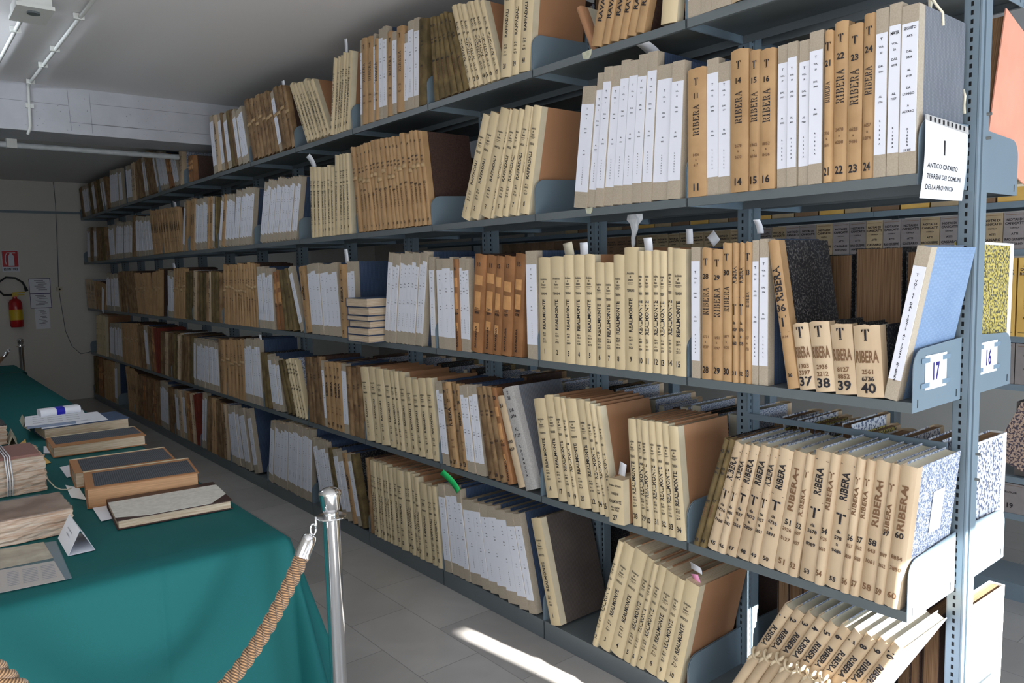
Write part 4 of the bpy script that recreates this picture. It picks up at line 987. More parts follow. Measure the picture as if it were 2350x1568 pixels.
# ------------------------------------------------------------------ labels of the ledgers
def write_labels():
    for l in range(5):
        L_ = sorted([r for r in BOOKS if r['level'] == l], key=lambda r: -r['y'])
        cnt = {}
        for r in L_: cnt[r['b']] = cnt.get(r['b'], 0)+1; r['k'] = cnt[r['b']]
        for r in L_:
            nm, look = KINDS[r['kind']][:2]; b = r['b']
            bay = 'bay nearest window' if b == 0 else ('bay at far wall' if b == 13 else ORD[b]+' bay from window')
            if r['look']: s_ = r['look']
            elif r['n'] and r['town'] and r['kind'] in 'IWTVG': s_ = '%s marked %s %s, %s shelf, %s' % (look, r['town'], r['n'], SHELF[l], bay)
            else: s_ = '%s, %s book on the %s shelf, %s' % (look, ORDW[r['k']-1], SHELF[l], bay)
            r['s'] = s_
            town = {'I': 'ivory printed ledgers', 'W': 'white-labelled ledgers', 'T': 'tan stencilled ledgers', 'V': 'vellum ledgers'}.get(r['kind'], 'old worn ledgers')
            tag(r['o'], s_, 'ledger', '%s on the %s shelf' % (town, SHELF[l]))
    seen = {}
    for r in BOOKS: seen.setdefault(r['s'], []).append(r)
    for s_, rr in seen.items():
        if len(rr) > 1:
            for r in rr:
                look = KINDS[r['kind']][1]; bay = 'bay nearest window' if r['b'] == 0 else ORD[r['b']]+' bay from window'
                r['o']['label'] = '%s, %s book on the %s shelf, %s' % (look, ORDW[r['k']-1], SHELF[r['level']], bay)
write_labels()
# ------------------------------------------------------------------ stack of lying ledgers on the middle shelf
def lying(name, w_, l_, h_, cov, pg, spine_side=None, th=0.003, over=0.004):
    "closed book lying flat: x width, y length, z height, base at z=0, centred"
    r = empty(name, (0, 0, 0)); m = MB(); a, b = w_/2, l_/2
    m.box(-a, a, -b, b, 0, th); m.box(-a, a, -b, b, h_-th, h_)
    m.box(a-th, a, -b, b, th, h_-th) if spine_side == '+x' else (m.box(-a, -a+th, -b, b, th, h_-th) if spine_side == '-x' else (m.box(-a, a, b-th, b, th, h_-th) if spine_side == '+y' else m.box(-a, a, -b, -b+th, th, h_-th)))
    m.obj('cover', cov, r)
    i = [-a+over, a-over, -b+over, b-over]
    if spine_side == '+x': i[1] = a-th
    elif spine_side == '-x': i[0] = -a+th
    elif spine_side == '+y': i[3] = b-th
    else: i[2] = -b+th
    MB().box(i[0], i[1], i[2], i[3], th, h_-th).obj('page_block', pg, r); return r
zst = ZT[2]+0.0006; _yr = max(r_['y'] for r_ in BOOKS if r_['level'] == 2 and r_['y'] < y_at(855, ZT[2]))+0.006; _yl = 2.392
yS = (_yl+_yr)/2; wS_ = _yl-_yr-0.004
POSW = ['bottom', 'second', 'third', 'fourth', 'fifth', 'topmost']
for k, (h_, ox, dl) in enumerate(((0.043, 0, 0), (0.042, 0, 0.002), (0.039, 0.012, -.006), (0.030, 0, .001), (0.048, 0.006, -.004), (0.052, -0.002, 0.004))):
    r = lying('lying_ledger', 0.34, wS_-0.006, h_-0.001, 'navy_cloth', 'pages_flat', '+y')
    r.location = (0.075+ox, yS+dl*.3, zst); zst += h_
    tag(r, 'dark blue ledger lying flat, %s of the stack of six on the middle shelf' % POSW[k], 'ledger', 'ledgers lying in a stack')

# ------------------------------------------------------------------ rear side of the near shelving
def back_book(kind, y, level, t, H, D=0.29, phi=0.0, x=DEP-0.006, label=None, **kw):
    r = make_book(kind, t, t, H, D=D, detail=1, textfn=lambda L_, t, H: None, **kw)
    r.rotation_euler = (phi, 0, math.pi); r.location = (x, y, ZT[level]+0.0006+abs(t*math.sin(phi)))
    return r
BK = []
for level, b0, b1, kinds in ((1, 0, 5, 'VVKVVKOV'), (2, 1, 8, 'OPKBOOKT'), (3, 0, 6, 'OPKWOVKT'), (4, 0, 4, 'OPKWWVK'), (0, 0, 3, 'OPKBOOK')):
    for b in range(b0, b1):
        y = YN[b]+0.03 if not (b == 0 and level in (0, 1, 3)) else YN[b]+0.09
        k = 0
        while True:
            t = rnd.uniform(0.028, 0.062)
            if y+t > YN[b+1]-0.03: break
            kd = kinds[(k*3+b) % len(kinds)]; kw = {}
            if level == 1 and b == 0: kd = 'V'; kw = dict(board='mottled_yellow' if k % 2 else 'mottled_blue', pages='pages_brown')
            if level == 0: kw = dict(pages='pages_brown')
            r = back_book(kd, y, level, t, rnd.uniform(0.36, 0.43) if level not in (2,) else rnd.uniform(0.40, 0.455), D=rnd.uniform(0.27, 0.30), **kw)
            BK.append((r, level, b, kd)); y += t+0.0025; k += 1
cnt = {}
for r, l, b, kd in BK:
    cnt[(l, b)] = cnt.get((l, b), 0)+1
    tag(r, 'old ledger on the rear side, %s shelf, %s bay from window, %s in row' % (SHELF[l], ORD[b], ORDW[cnt[(l, b)]-1]), 'ledger', 'ledgers on the rear side of the shelving')
yb = YN[0]+0.09
for k, (t, H) in enumerate(((0.125, 0.425), (0.16, 0.44), (0.115, 0.42), (0.10, 0.41), (0.09, 0.41))):
    r = back_book('K', yb, 2, t, H, D=0.30, pages='pages_brown'); yb += t+0.012
    tag(r, 'very thick ledger showing brown fore-edge behind the RIBERA books, %s from the window end' % ORD[k], 'ledger', 'very thick ledgers on the rear side')
def end_book(name, t, H, D, board, spine, label, y, z, tilt=0.0, x=0.44, pages='pages_brown'):
    r = empty(name, (x, y, z), (0, tilt, 0)); m = MB(); th = 0.004
    m.box(0, D, 0, th, 0, H, 0); m.box(0, D, t-th, t, 0, H, 0); m.box(D-0.004, D+0.004, 0, t, 0, H, 1)
    m.box(D-0.03, D, -0.0008, 0, 0, H, 1); m.box(0, D, -0.0006, 0, H-0.008, H, 1)
    m.obj('cover', [board, spine], r); MB().box(0.006, D-0.004, th, t-th, 0.004, H-0.006).obj('page_block', pages, r)
    tag(r, label, 'ledger'); return r
end_book('mottled_ledger', 0.06, 0.44, 0.33, 'mottled_yellow', 'label_edge', 'yellow and black mottled ledger with white edges on rear middle shelf end', YN[0]+0.012, ZT[2]+0.009, 0.02, 0.435)
end_book('mottled_ledger', 0.055, 0.40, 0.33, 'mottled_blue', 'label_edge', 'blue and white mottled ledger standing above the lowest end plate', YN[0]+0.012, ZT[1]+0.009, 0.02, 0.435)
end_book('white_register', 0.05, 0.42, 0.36, 'label_edge', 'label_edge', 'pale register standing in full sunlight on the rear bottom shelf end', YN[0]+0.012, ZT[0]+0.013, 0.03, 0.435)
pf = empty('pink_folder', (0.50, YN[0]+0.008, ZT[3]+0.108), (0, 0.27, 0))
MB().box(0, 0.36, 0, 0.004, 0.0, 0.46).obj('cover', 'pink_folder', pf); MB().box(0.01, 0.33, 0.0045, 0.05, 0.01, 0.44).obj('page_block', 'pages_brown', pf)
MB().box(0.35, 0.372, -0.001, 0.06, 0.0, 0.46).obj('spine_strip', 'paper_cream', pf)
tag(pf, 'large worn pink folder leaning on the rear fourth shelf', 'folder')
st_ = empty('upright_register', (0.46, -0.05, ZT[0]+0.001))
# paper slips sticking out of the ledgers
def slip(px, py, w_, h_, x, m='paper', bend=0.02, label='', lean=0.0, name='paper_bookmark', away=False):
    p = on(px, py, 0, x); r = empty(name, p, (lean, 0, 0)); k = 6; v = []
    for i in range(k+1):
        f = i/k; v += [(-bend*f*f, w_/2, h_*f), (-bend*f*f, -w_/2, h_*f)]
    o = MB().add(v, [(2*i, 2*i+1, 2*i+3, 2*i+2) for i in range(k)]).obj('slip', m, r, True)
    s_ = o.modifiers.new('thick', 'SOLIDIFY'); s_.thickness = 0.0006
    tag(r, label, 'bookmark', 'paper slips marking ledgers'); return r
slip(1308, 590, 0.055, 0.060, 0.03, label='printed grey slip standing out of ivory ledger 3', bend=0.006, m='paper_cream', lean=-.15)
slip(1341, 588, 0.045, 0.055, 0.03, label='blank white slip standing out above ivory ledgers 4 and 5', bend=0.004)
slip(1489, 580, 0.040, 0.055, 0.03, label='white slip standing up above ivory ledgers 10 and 11', bend=0.008)
slip(1583, 560, 0.030, 0.055, 0.12, label='white slip behind white-labelled ledger 27', bend=0.004)
slip(1630, 556, 0.045, 0.04, 0.16, label='slanted white slip behind tan ledger 29', bend=0.004, lean=.9)
slip(1745, 536, 0.025, 0.045, 0.10, label='curled white slip above white-labelled ledger 35', bend=0.025)
slip(1426, 1094, 0.035, 0.060, 0.03, label='white slip standing out of short ivory ledger 27', bend=0.004, lean=.25)
slip(1505, 133, 0.060, 0.045, 0.10, label='large curled white slip above the fourth shelf labelled ledgers', bend=0.09)
slip(797, 604, 0.045, 0.085, 0.03, label='white slip behind the stacked ledgers on the middle shelf', bend=0.004, lean=-.08)
slip(722, 386, 0.055, 0.085, 0.03, label='torn white slip above ivory ledgers PORTO EMPEDOCLE', bend=0.03, lean=-.3)
slip(795, 122, 0.035, 0.080, 0.04, label='white slip above ivory ledgers PORTO EMPEDOCLE on top shelf', bend=0.006, lean=.1)
slip(651, 196, 0.045, 0.030, 0.04, label='small white slip above the strapped ledgers on top shelf', bend=0.004)
slip(1052, 1128, 0.045, 0.125, -0.012, m='paper_green', bend=0.04, label='bright green ribbon slip curling out above the bottom shelf', lean=-.75, name='green_bookmark')
slip(1598, 1312, 0.050, 0.035, 0.05, label='folded white slip in the leaning ivory ledgers at the bottom', bend=0.02, lean=.2)
slip(1602, 1345, 0.030, 0.045, 0.03, m='paper_pink', bend=0.01, label='pink slip standing out of the last leaning ivory ledger', lean=-.2, name='pink_bookmark')
slip(2112, 740, 0.0, 0.0, 0.1) if False else None
slip(598, 782, 0.05, 0.045, 0.03, label='white slip above the second shelf labelled ledgers', bend=0.003)
slip(400, 616, 0.10, 0.05, 0.03, label='white slip above strapped ledgers of the middle shelf far end', bend=0.01)
slip(402, 480, 0.10, 0.07, 0.05, label='white slip above tan ledgers of the fourth shelf far end', bend=0.01, lean=.2)
# pieces of tape on the shelf edges
def tape(px, py, w_, h_, label):
    p = on(px, py, 0, -0.0015); r = empty('tape_piece', p); m = MB()
    m.add([(0, w_*.5, h_*.4), (0, -w_*.5, h_*.5), (0, -w_*.42, -h_*.1), (0, -w_*.2, -h_*.5), (0, w_*.35, -h_*.35), (0, w_*.44, 0)], [(0, 1, 2, 3, 4, 5)])
    o = m.obj('strip', 'tape', r); s_ = o.modifiers.new('t', 'SOLIDIFY'); s_.thickness = 0.0006; s_.offset = 0
    tag(r, label, 'tape')
tape(1347, 126, 0.055, 0.034, 'yellowed tape on the top shelf edge under the RAVANUSA ledgers')
tape(1352, 484, 0.04, 0.026, 'peeling tape on the fourth shelf edge below the labelled ledgers')
# ------------------------------------------------------------------ second shelving with boxes
UX = 1.95; ULV = [0.0, 0.40, 0.58, 1.03, 1.26, 1.67, 1.895]
for b in range(8):
    ya = -1.32+0.8*b; r = empty('rear_shelving_bay', (UX, ya, 0)); m0 = MB()
    MB().box(0.30, 0.38, 0.001, 0.04, 0, 2.7).obj('upright', 'steel_blue', r)
    for l, z in enumerate(ULV):
        if b > 3 and l not in (0, 4, 5, 6): continue
        m = MB(); top = 0.085 if l == 0 else 0.03
        m.box(0, 0.296, 0.001, 0.799, z+top-0.002, z+top); m.box(0, 0.002, 0.001, 0.799, z, z+top-0.002); m.box(0.294, 0.296, 0.001, 0.799, z, z+top-0.002)
        m.obj('shelf', 'steel_blue', r)
    tag(r, 'blue-grey bay of the second shelving beyond the first, %s from the window end' % ORD[b], 'shelving', 'bays of the second shelving')
def archive_box(y, z, w_, h_, d, m, lines, label, grp, x=UX+0.004, name='archive_box', tilt=0.0, mm='ink'):
    r = empty(name, (x, y, z+0.0006), (tilt, 0, 0)); MB().box(0, d, 0, w_, 0, h_).obj('box_body', m, r)
    L_ = Letters()
    for (s_, u, v, hh, rot) in lines: L_.put(s_, u*w_, v*h_, hh, rot=rot, maxw=w_*.86 if abs(rot) < .1 else None)
    L_.bar(-w_*.42, w_*.42, h_*.93, h_*.94, 1) if lines else None
    L_.obj('lettering', lambda a, b: (-0.0008, w_/2-a, b), [mm, 'ink_faint'], r)
    tag(r, label, 'archive box', grp); return r
prep_text(['NOTAI DI', 'CANICATTI', 'CARTELLA', 'ATTI', 'CASSARO', 'ANTONIO', 'RAO GIUSEPPE', 'ARCHIVIO', 'PRATICHE', 'MATRICOLA', 'VII', 'ALB', 'DELLA', 'ROCCA', 'Archivio di Stato', 'STELLA', '19', '17', '16', '38'])
y = -0.62; k = 0
while y < 3.4:
    w_ = rnd.uniform(0.085, 0.10); m = 'box_grey' if y < 0.9 and k % 3 else ('box_tan' if y < 1.9 else 'box_brown')
    if all(abs(y+w_/2-(-1.32+0.8*b)) > 0.0 for b in range(8)):
        archive_box(y, 1.70, w_, 0.175, 0.26, m, [('NOTAI DI', 0, .80, .012, 0), ('CANICATTI', 0, .70, .012, 0), ('CARTELLA', 0, .58, .006, 0), ('ATTI', 0, .42, .010, 0), ('CASSARO' if k % 2 else 'RAO GIUSEPPE', 0, .27, .013, 0), ('ANTONIO', 0, .15, .011, 0)] if y < 2.2 else [('ATTI', 0, .6, .01, 0)],
            '%s archive box lettered NOTAI DI CANICATTI behind the gap, %s from the window end' % ({'box_grey': 'grey', 'box_tan': 'tan', 'box_brown': 'brown'}[m], ORDW[min(k, 34)] if k < 35 else 'last') if y < 2.2 else 'brown archive box behind the gap, %s from the window end' % (ORDW[k] if k < 35 else ('36th', '37th', '38th', '39th', '40th', '41st', '42nd', '43rd', '44th')[k-35]), 'archive boxes on the second shelving')
    y += w_+0.003; k += 1
for k in range(22):
    archive_box(-0.6+0.15*k, 1.925, 0.14, 0.26, 0.27, ('box_tan', 'yellow_folder', 'box_brown')[k % 3], [], 'tan folder bundle on the upper rear shelf, %s from the window end' % ORDW[k], 'folder bundles on the second shelving', name='folder_bundle')
for k in range(6):
    archive_box(-0.78+0.125*k, 1.06, 0.12, 0.195, 0.26, 'box_grey', [('ARCHIVIO', 0, .72, .009, 0), ('PRATICHE', 0, .38, .009, 0)], 'grey box lettered ARCHIVIO PRATICHE under the yellow volumes, %s from the window' % ORD[k], 'boxes lettered ARCHIVIO PRATICHE')
for k in range(3):
    archive_box(-0.78+0.125*k, 0.61, 0.12, 0.36, 0.22, 'box_grey', [('STELLA', 0, .80, .010, 0), ('ARCHIVIO', 0, .70, .010, 0), ('PRATICHE', 0, .4, .009, 0)], 'tall grey archive box low on the second shelving, %s from the window' % ORD[k], 'tall grey boxes', x=UX+0.045)
for k in range(4):
    archive_box(-0.72+0.125*k, 0.43, 0.12, 0.145, 0.26, 'box_grey', [('PRATICHE', 0, .70, .009, 0), ('19' if k == 2 else '17', 0, .25, .025, 0)], 'grey box with handwritten number on the lowest rear shelf, %s from the window' % ORD[k], 'numbered grey boxes')
def mat7(y, k, rot):
    w_ = 0.075; r = empty('yellow_volume', (UX-0.02, y, 1.2906), (rot, 0, 0))
    m = MB(); m.box(0, 0.28, 0, w_, 0, 0.37); m.obj('cover', 'yellow_folder', r)
    L_ = Letters(); L_.put('ALB', 0, .335, .014, maxw=w_*.7); L_.put('DELLA', 0, .315, .014, maxw=w_*.8); L_.put('ROCCA', 0, .295, .014, maxw=w_*.8); L_.put('MATRICOLA', 0, .19, .020, rot=math.pi/2, sx=.75); L_.put('VII', 0, .085, .016); L_.put('DI', 0, .05, .009) if 'DI' in GL else None; L_.bar(-w_*.4, w_*.4, .018, .020)
    L_.obj('lettering', lambda a, b: (-0.0008, w_/2-a, b), 'ink', r)
    tag(r, 'yellow volume reading MATRICOLA on the second shelving, %s from the window end' % ORD[k], 'folder', 'yellow MATRICOLA volumes')
for k in range(6): mat7(-0.74+0.083*k, k, 0.0)
mb_ = empty('marbled_register', (UX+0.008, -0.52, 0.613), (0.42, 0, 0)); MB().box(0, 0.025, 0, 0.22, 0, 0.30).obj('cover', 'marbled_brown', mb_)
tag(mb_, 'brown marbled register leaning diagonally on the second shelving', 'ledger')
# ------------------------------------------------------------------ tables under the green cloth
def cloth_mat():
    m, t, b = nt('green_cloth'); N, L = t.nodes, t.links
    tc = N.new('ShaderNodeTexCoord'); nz = N.new('ShaderNodeTexNoise'); nz.inputs['Scale'].default_value = 900; nz.inputs['Detail'].default_value = 1
    mx = N.new('ShaderNodeMix'); mx.data_type = 'RGBA'; mx.inputs[6].default_value = (0.005, 0.080, 0.080, 1); mx.inputs[7].default_value = (0.009, 0.112, 0.116, 1)
    L.new(tc.outputs['Object'], nz.inputs['Vector']); L.new(nz.outputs[0], mx.inputs[0]); L.new(mx.outputs[2], b.inputs['Base Color'])
    b.inputs['Roughness'].default_value = 0.75; b.inputs['Specular IOR Level'].default_value = 0.2
    bp = N.new('ShaderNodeBump'); bp.inputs['Strength'].default_value = 0.15; bp.inputs['Distance'].default_value = 0.001; L.new(nz.outputs[0], bp.inputs['Height']); L.new(bp.outputs[0], b.inputs['Normal'])
    MATS['green_cloth'] = m
cloth_mat()
TZ = 0.80
def cloth(xl, xr_, yn, yf, hang=0.745, near=True, fold=True):
    def mp(a, b):     # a beyond the right edge, b beyond the near edge
        r = math.hypot(max(a, 0), max(b, 0))
        if a <= 0 and b <= 0: return None
        return r
    A = [xl+(xr_-xl)*i/30 for i in range(31)]; nH = 26
    if near: A = sorted(A+[-1.612+d for d in (-.02, -.012, -.006, 0, .006, .012, .02)])
    us = [(-(xr_-x)) for x in A]+[hang*(i+1)/nH for i in range(nH)]
    ln = yf-yn; vs_ = [-(ln*(1-i/60)) for i in range(61)]+([hang*(i+1)/nH for i in range(nH)] if near else [])
    V = []; R0 = 0.022
    for v in vs_:
        for u in us:
            a, b = max(u, 0), max(v, 0); r = math.hypot(a, b)
            x = xr_+min(u, 0); y = yn-min(v, 0)
            if r > 1e-9:
                th = math.atan2(b, a); rr = min(r, hang+0.012)
                if r > hang: rr = hang+0.0
                along = (y*1.0 if b == 0 else 0)+(x*1.0 if a == 0 else 0)
                # folds grow towards the hem; three of them gather at the corner
                if b == 0: f = 0.045+0.022*math.sin(y*5.2+0.6)+0.010*math.sin(y*11.3)
                elif a == 0: f = 0.050+0.016*math.sin(x*4.6+1.0)+0.010*math.sin(x*9.7)
                else:
                    s_ = th/(math.pi/2); f = 0.045+0.17*math.sin(math.pi*s_)+0.075*math.sin(math.pi*3*s_)**1
                drop = rr; h = f*rr*1.0/0.75 if True else 0
                if rr < R0*1.57: h = R0*math.sin(rr/R0); drop = R0*(1-math.cos(rr/R0))
                else: h = R0+f*(rr-R0*1.57)/0.75; drop = R0+(rr-R0*1.57)*math.cos(min(f*1.1, .5))
                x += h*math.cos(th); y -= h*math.sin(th)
                z = TZ-drop
            else:
                z = TZ+0.0
            if near and u <= 0 and a == 0:
                cr = (0.0035 if b > 0 else 0.0010)*math.exp(-((xr_+u+1.612)/0.008)**2)
                if b > 0: y -= cr
                else: z += cr
            V.append((x, y, max(z, 0.02)))
    n = len(us); F = [(j*n+i, j*n+i+1, (j+1)*n+i+1, (j+1)*n+i) for j in range(len(vs_)-1) for i in range(n-1)]
    m = MB(); m.add(V, F); o = m.obj('tablecloth', 'green_cloth', None, True)
    s_ = o.modifiers.new('thick', 'SOLIDIFY'); s_.thickness = 0.0015; s_.offset = 1
    return o
def table(x0, x1, y0, y1, label, TZ=0.80):
    r = empty('long_table', ((x0+x1)/2, (y0+y1)/2, 0)); a, b = (x1-x0)/2, (y1-y0)/2
    MB().box(-a, a, -b, b, TZ-0.030, TZ-0.003).obj('tabletop', 'box_tan', r)
    for sx in (-1, 1):
        for sy in (-1, 1): MB().box(sx*(a-.08)-0.02, sx*(a-.08)+0.02, sy*(b-.1)-0.02, sy*(b-.1)+0.02, 0, TZ-0.030).obj('leg', 'steel', r)
    tag(r, label, 'table', 'tables under green cloth'); return r
table(-3.0, -1.225, 0.735, 6.85, 'long table under the nearer green cloth'); table(-3.0, -1.19, 7.06, 7.75, 'far table under the second green cloth', TZ=0.79)
c1 = cloth(-3.05, -1.215, 0.72, 6.90); tag(c1, 'deep green tablecloth draped over the long table with folded near corner', 'tablecloth', 'green tablecloths')
TZ = 0.79; c2 = cloth(-3.05, -1.175, 7.03, 7.80, near=False); TZ = 0.80; tag(c2, 'deep green tablecloth on the far table behind', 'tablecloth', 'green tablecloths')
# crease lines pressed into the cloth are part of its mesh folds
Z0 = TZ+0.0030
def rect_book(name, c, yaw, w_, l_, h_, cov, pg, label, spine='+y', z=Z0, strip=None, extra=None):
    r = lying(name, w_, l_, h_, cov, pg, spine, th=0.0035, over=0.006); r.location = (c[0], c[1], z); r.rotation_euler = (0, 0, yaw)
    if extra: extra(r, w_, l_, h_)
    tag(r, label, 'ledger'); return r
weave('checked_dark', (0.02, 0.025, 0.03), (0.12, 0.13, 0.15), 110)
mat('half_leather', (0.045, 0.02, 0.015), 0.4); mat('board_cream', (0.62, 0.60, 0.54), 0.7, noise=0.3, nscale=60)
mat('edge_orange', (0.36, 0.17, 0.07), 0.6); mat('old_cover', (0.20, 0.14, 0.11), 0.75, noise=0.8, nscale=9, col2=(0.34, 0.27, 0.22), detail=7)
def exA(r, w_, l_, h_):
    a, b = w_/2, l_/2; m = MB()
    m.prism([(-a+0.045*0, b-0.055), (a, b-0.055), (a, -b+0.10), (a-0.075, -b), (-a+0.10, -b), (-a, -b+0.04), (-a, b-0.055)][:7], 2, h_, h_+0.0012); m.obj('board_panel', 'board_cream', r)
rect_book('half_leather_ledger', (-1.420, 1.295), -0.10, 0.385, 0.31, 0.034, 'half_leather', 'pages_flat', 'cream ledger with dark leather corners at the near end of table', extra=exA)
def panel(mx, e1, e2, e3, e4):
    def fn(r, w_, l_, h_):
        a, b = w_/2, l_/2; MB().box(-a+e1, a-e2, -b+e3, b-e4, h_, h_+0.0008).obj('cover_panel', mx, r)
        MB().box(-a, a, b-0.014, b, h_, h_+0.0012).obj('cloth_edge', 'ivory_strip', r)
    return fn
rb_ = rect_book('slanted_ledger', (-1.435, 1.625), -0.30*0.5, 0.40, 0.30, 0.078, 'edge_orange', 'pages_orange', 'thick ledger with orange edges and dark cover, second from the near table end', extra=panel('checked_dark', 0.03, 0.01, 0.02, 0.05))
rect_book('checked_ledger', (-1.425, 1.985), -0.10, 0.39, 0.285, 0.066, 'edge_orange', 'pages_flat', 'dark checked ledger lying behind the orange-edged one on table', extra=panel('checked_dark', 0.03, 0.01, 0.01, 0.03))
rect_book('dark_ledger', (-1.390, 2.705), -0.05, 0.42, 0.30, 0.052, 'edge_orange', 'pages_flat', 'dark checked ledger with ragged cream pages in the middle of the table', extra=panel('checked_dark', 0.02, 0.01, 0.07, 0.02))
rect_book('dark_ledger', (-1.360, 3.235), 0.03, 0.43, 0.30, 0.062, 'navy_cloth', 'pages_flat', 'farthest dark ledger on the table with papers lying on it')
ZE_ = Z0+0.0625
def flat(name, pts, z, label, m='paper', th=0.0012, cat='paper', grp=None, lines=0, curl=0.0):
    P = [on(x, y, 2, z) for x, y in pts]; c = sum(P, Vector())/len(P); r = empty(name, c)
    loc = [(p-c) for p in P]; mb = MB(); k = len(P)
    mb.add([(p.x, p.y, 0) for p in loc]+[(p.x, p.y, th) for p in loc], [tuple(range(k))[::-1], tuple(range(k, 2*k))]+[(i, (i+1) % k, k+(i+1) % k, k+i) for i in range(k)])
    mb.obj('sheet', m, r)
    if lines:
        L_ = Letters()
        A, B, D_ = loc[0], loc[1], loc[3]
        for j in range(lines):
            v = 0.2+0.6*j/max(lines-1, 1)
            for (u0, u1) in ((0.12, 0.3), (0.36, 0.6), (0.66, 0.88)):
                b = len(L_.v); e = 0.012
                for (u, vv) in ((u0, v-e), (u1, v-e), (u1, v+e), (u0, v+e)):
                    q = A+(B-A)*u+(D_-A)*vv; L_.v.append((q.x, q.y))
                L_.f.append((b, b+1, b+2, b+3)); L_.m.append(0)
        L_.obj('print_lines', lambda a, b: (a, b, th+0.0003), 'ink_grey', r)
    tag(r, label, cat, grp); return r
flat('white_sheet', [(95.6, 985), (248.6, 963.5), (223, 945), (92, 962)], ZE_+0.001, 'large white sheet lying on the farthest ledger')
flat('printed_sheet', [(57, 980), (202, 963), (190, 941), (57, 957)], ZE_+0.006, 'upper printed white sheet on top of the farthest ledger', lines=4)
flat('plastic_sleeve', [(62, 985), (175, 972), (172, 962), (64, 975)], ZE_+0.0035, 'blue-tinted plastic sleeve between the sheets', m=mat('sleeve_blue', (0.30, 0.38, 0.55), 0.2))
pk = on(138, 950, 2, ZE_+0.008); pr_ = empty('wrapped_packet', (pk.x, pk.y+0.03, ZE_+0.010), (0, 0, 0.06)); m = MB()
pr_.location.z = ZE_+0.0026
prof = [(-.05, .003), (-.045, 0), (.045, 0), (.05, .003), (.055, .02), (.048, .036), (.03, .042), (-.03, .042), (-.048, .036), (-.055, .02)]
m.prism([(y_, z_) for y_, z_ in prof], 0, -0.105, 0.105); m.obj('wrapper', 'paper', pr_, True, 50)
m = MB(); m.prism([(y_*1.012, z_*1.02+(-.0003 if z_ == 0 else 0.0004)) for y_, z_ in prof], 0, -0.022, 0.022); m.obj('blue_band', mat('band_blue', (0.02, 0.02, 0.42), 0.3), pr_)
tag(pr_, 'white wrapped packet with a dark blue band on the table', 'packet')
# documents in a transparent sleeve at the near edge
def clear_mat():
    m, t, b = nt('clear_film'); b.inputs['Base Color'].default_value = (0.6, 0.7, 0.8, 1); b.inputs['Alpha'].default_value = 0.10; b.inputs['Roughness'].default_value = 0.12
    MATS['clear_film'] = m
clear_mat()
flat('printed_page', [(0, 1361), (150, 1331), (124, 1288), (-2, 1310)], Z0+0.0002, 'printed page under clear film at the near table edge', m=mat('page_grey', (0.50, 0.44, 0.38), 0.7), lines=9)
flat('old_document', [(0, 1306), (122, 1281), (100, 1245), (0, 1262)], Z0+0.0002, 'old stained parchment document beside the printed page', m=mat('parchment', (0.52, 0.44, 0.30), 0.8, noise=0.8, nscale=18, col2=(0.30, 0.24, 0.16), detail=6), lines=0)
flat('dark_slip', [(124, 1288), (150, 1331), (164, 1327), (127, 1243), (102, 1247), (122, 1281)], Z0+0.0002, 'grey-blue backing strip at the right of the printed page', m=mat('strip_grey', (0.07, 0.12, 0.14), 0.5))
flat('clear_film', [(-4, 1363), (166, 1328), (129, 1242), (-4, 1260)], Z0+0.003, 'clear plastic film covering the documents', m='clear_film', th=0.0006)
# big old codex, rag pages
def blob_book(name, x0, x1, y0, y1, z0, h, cov, pg, label, seed, jag=0.006, layers=10):
    rr = random.Random(seed); r = empty(name, ((x0+x1)/2, (y0+y1)/2, z0)); a, b = (x1-x0)/2, (y1-y0)/2
    m = MB(); n = 14; zs = [h*i/layers for i in range(layers+1)]; rings = []
    for z in zs:
        ring = []
        for i in range(n): ring.append((-a+2*a*i/n, -b+rr.uniform(-jag, jag), z))
        for i in range(n): ring.append((a+rr.uniform(-jag, jag), -b+2*b*i/n, z))
        for i in range(n): ring.append((a-2*a*i/n, b+rr.uniform(-jag, jag)*.4, z))
        for i in range(n): ring.append((-a, b-2*b*i/n, z))
        rings.append(ring)
    k = 4*n; v = [p for q in rings for p in q]; f = [(i*k+j, i*k+(j+1) % k, (i+1)*k+(j+1) % k, (i+1)*k+j) for i in range(layers) for j in range(k)]
    f.append(tuple(range(k))[::-1]); f.append(tuple(layers*k+j for j in range(k))); m.add(v, f); m.obj('page_block', pg, r)
    if cov:
        top = [(p[0]*1.004, p[1]*1.01, h) for p in rings[-1]]; m = MB()
        m.add(top+[(p[0], p[1], h+0.004) for p in top], [tuple(range(k))[::-1], tuple(range(k, 2*k))]+[(i, (i+1) % k, k+(i+1) % k, k+i) for i in range(k)]); m.obj('cover', cov, r)
    return r
mat('rag_pages', (0.62, 0.52, 0.42), 0.9, noise=0.9, nscale=6, stretch=(2, 2, 30), col2=(0.42, 0.26, 0.17), detail=6, bump=0.5)
cb = blob_book('old_codex', -2.15, -1.745, 1.245, 1.50, Z0, 0.083, 'old_cover', 'rag_pages', '', 3, 0.005); tag(cb, 'thick old codex with worn brown cover and ragged pages', 'book')
MB().box(-0.2, 0.15, 0.130, 0.150, 0.0, 0.086).obj('grey_board', 'strip_grey', cb)
bd_ = blob_book('paper_bundle', -2.2, -1.725, 1.93, 2.22, Z0, 0.145, None, 'rag_pages', '', 5, 0.006, 12); tag(bd_, 'tied bundle of loose old papers with white string', 'paper bundle')
MB().box(-0.23, 0.225, -0.13, 0.145, 0.145, 0.155).obj('cover_board', mat('bundle_cover', (0.24, 0.12, 0.10), 0.7), bd_)
m = MB()
for dx in (0.10, 0.108, 0.117): m.tube([(dx, -0.155, 0.002), (dx+0.004, -0.158, 0.07), (dx, -0.155, 0.15), (dx+.002, -0.14, 0.159), (dx, 0.148, 0.159)], 0.0022, 6)
m.obj('string', 'paper', bd_, True)
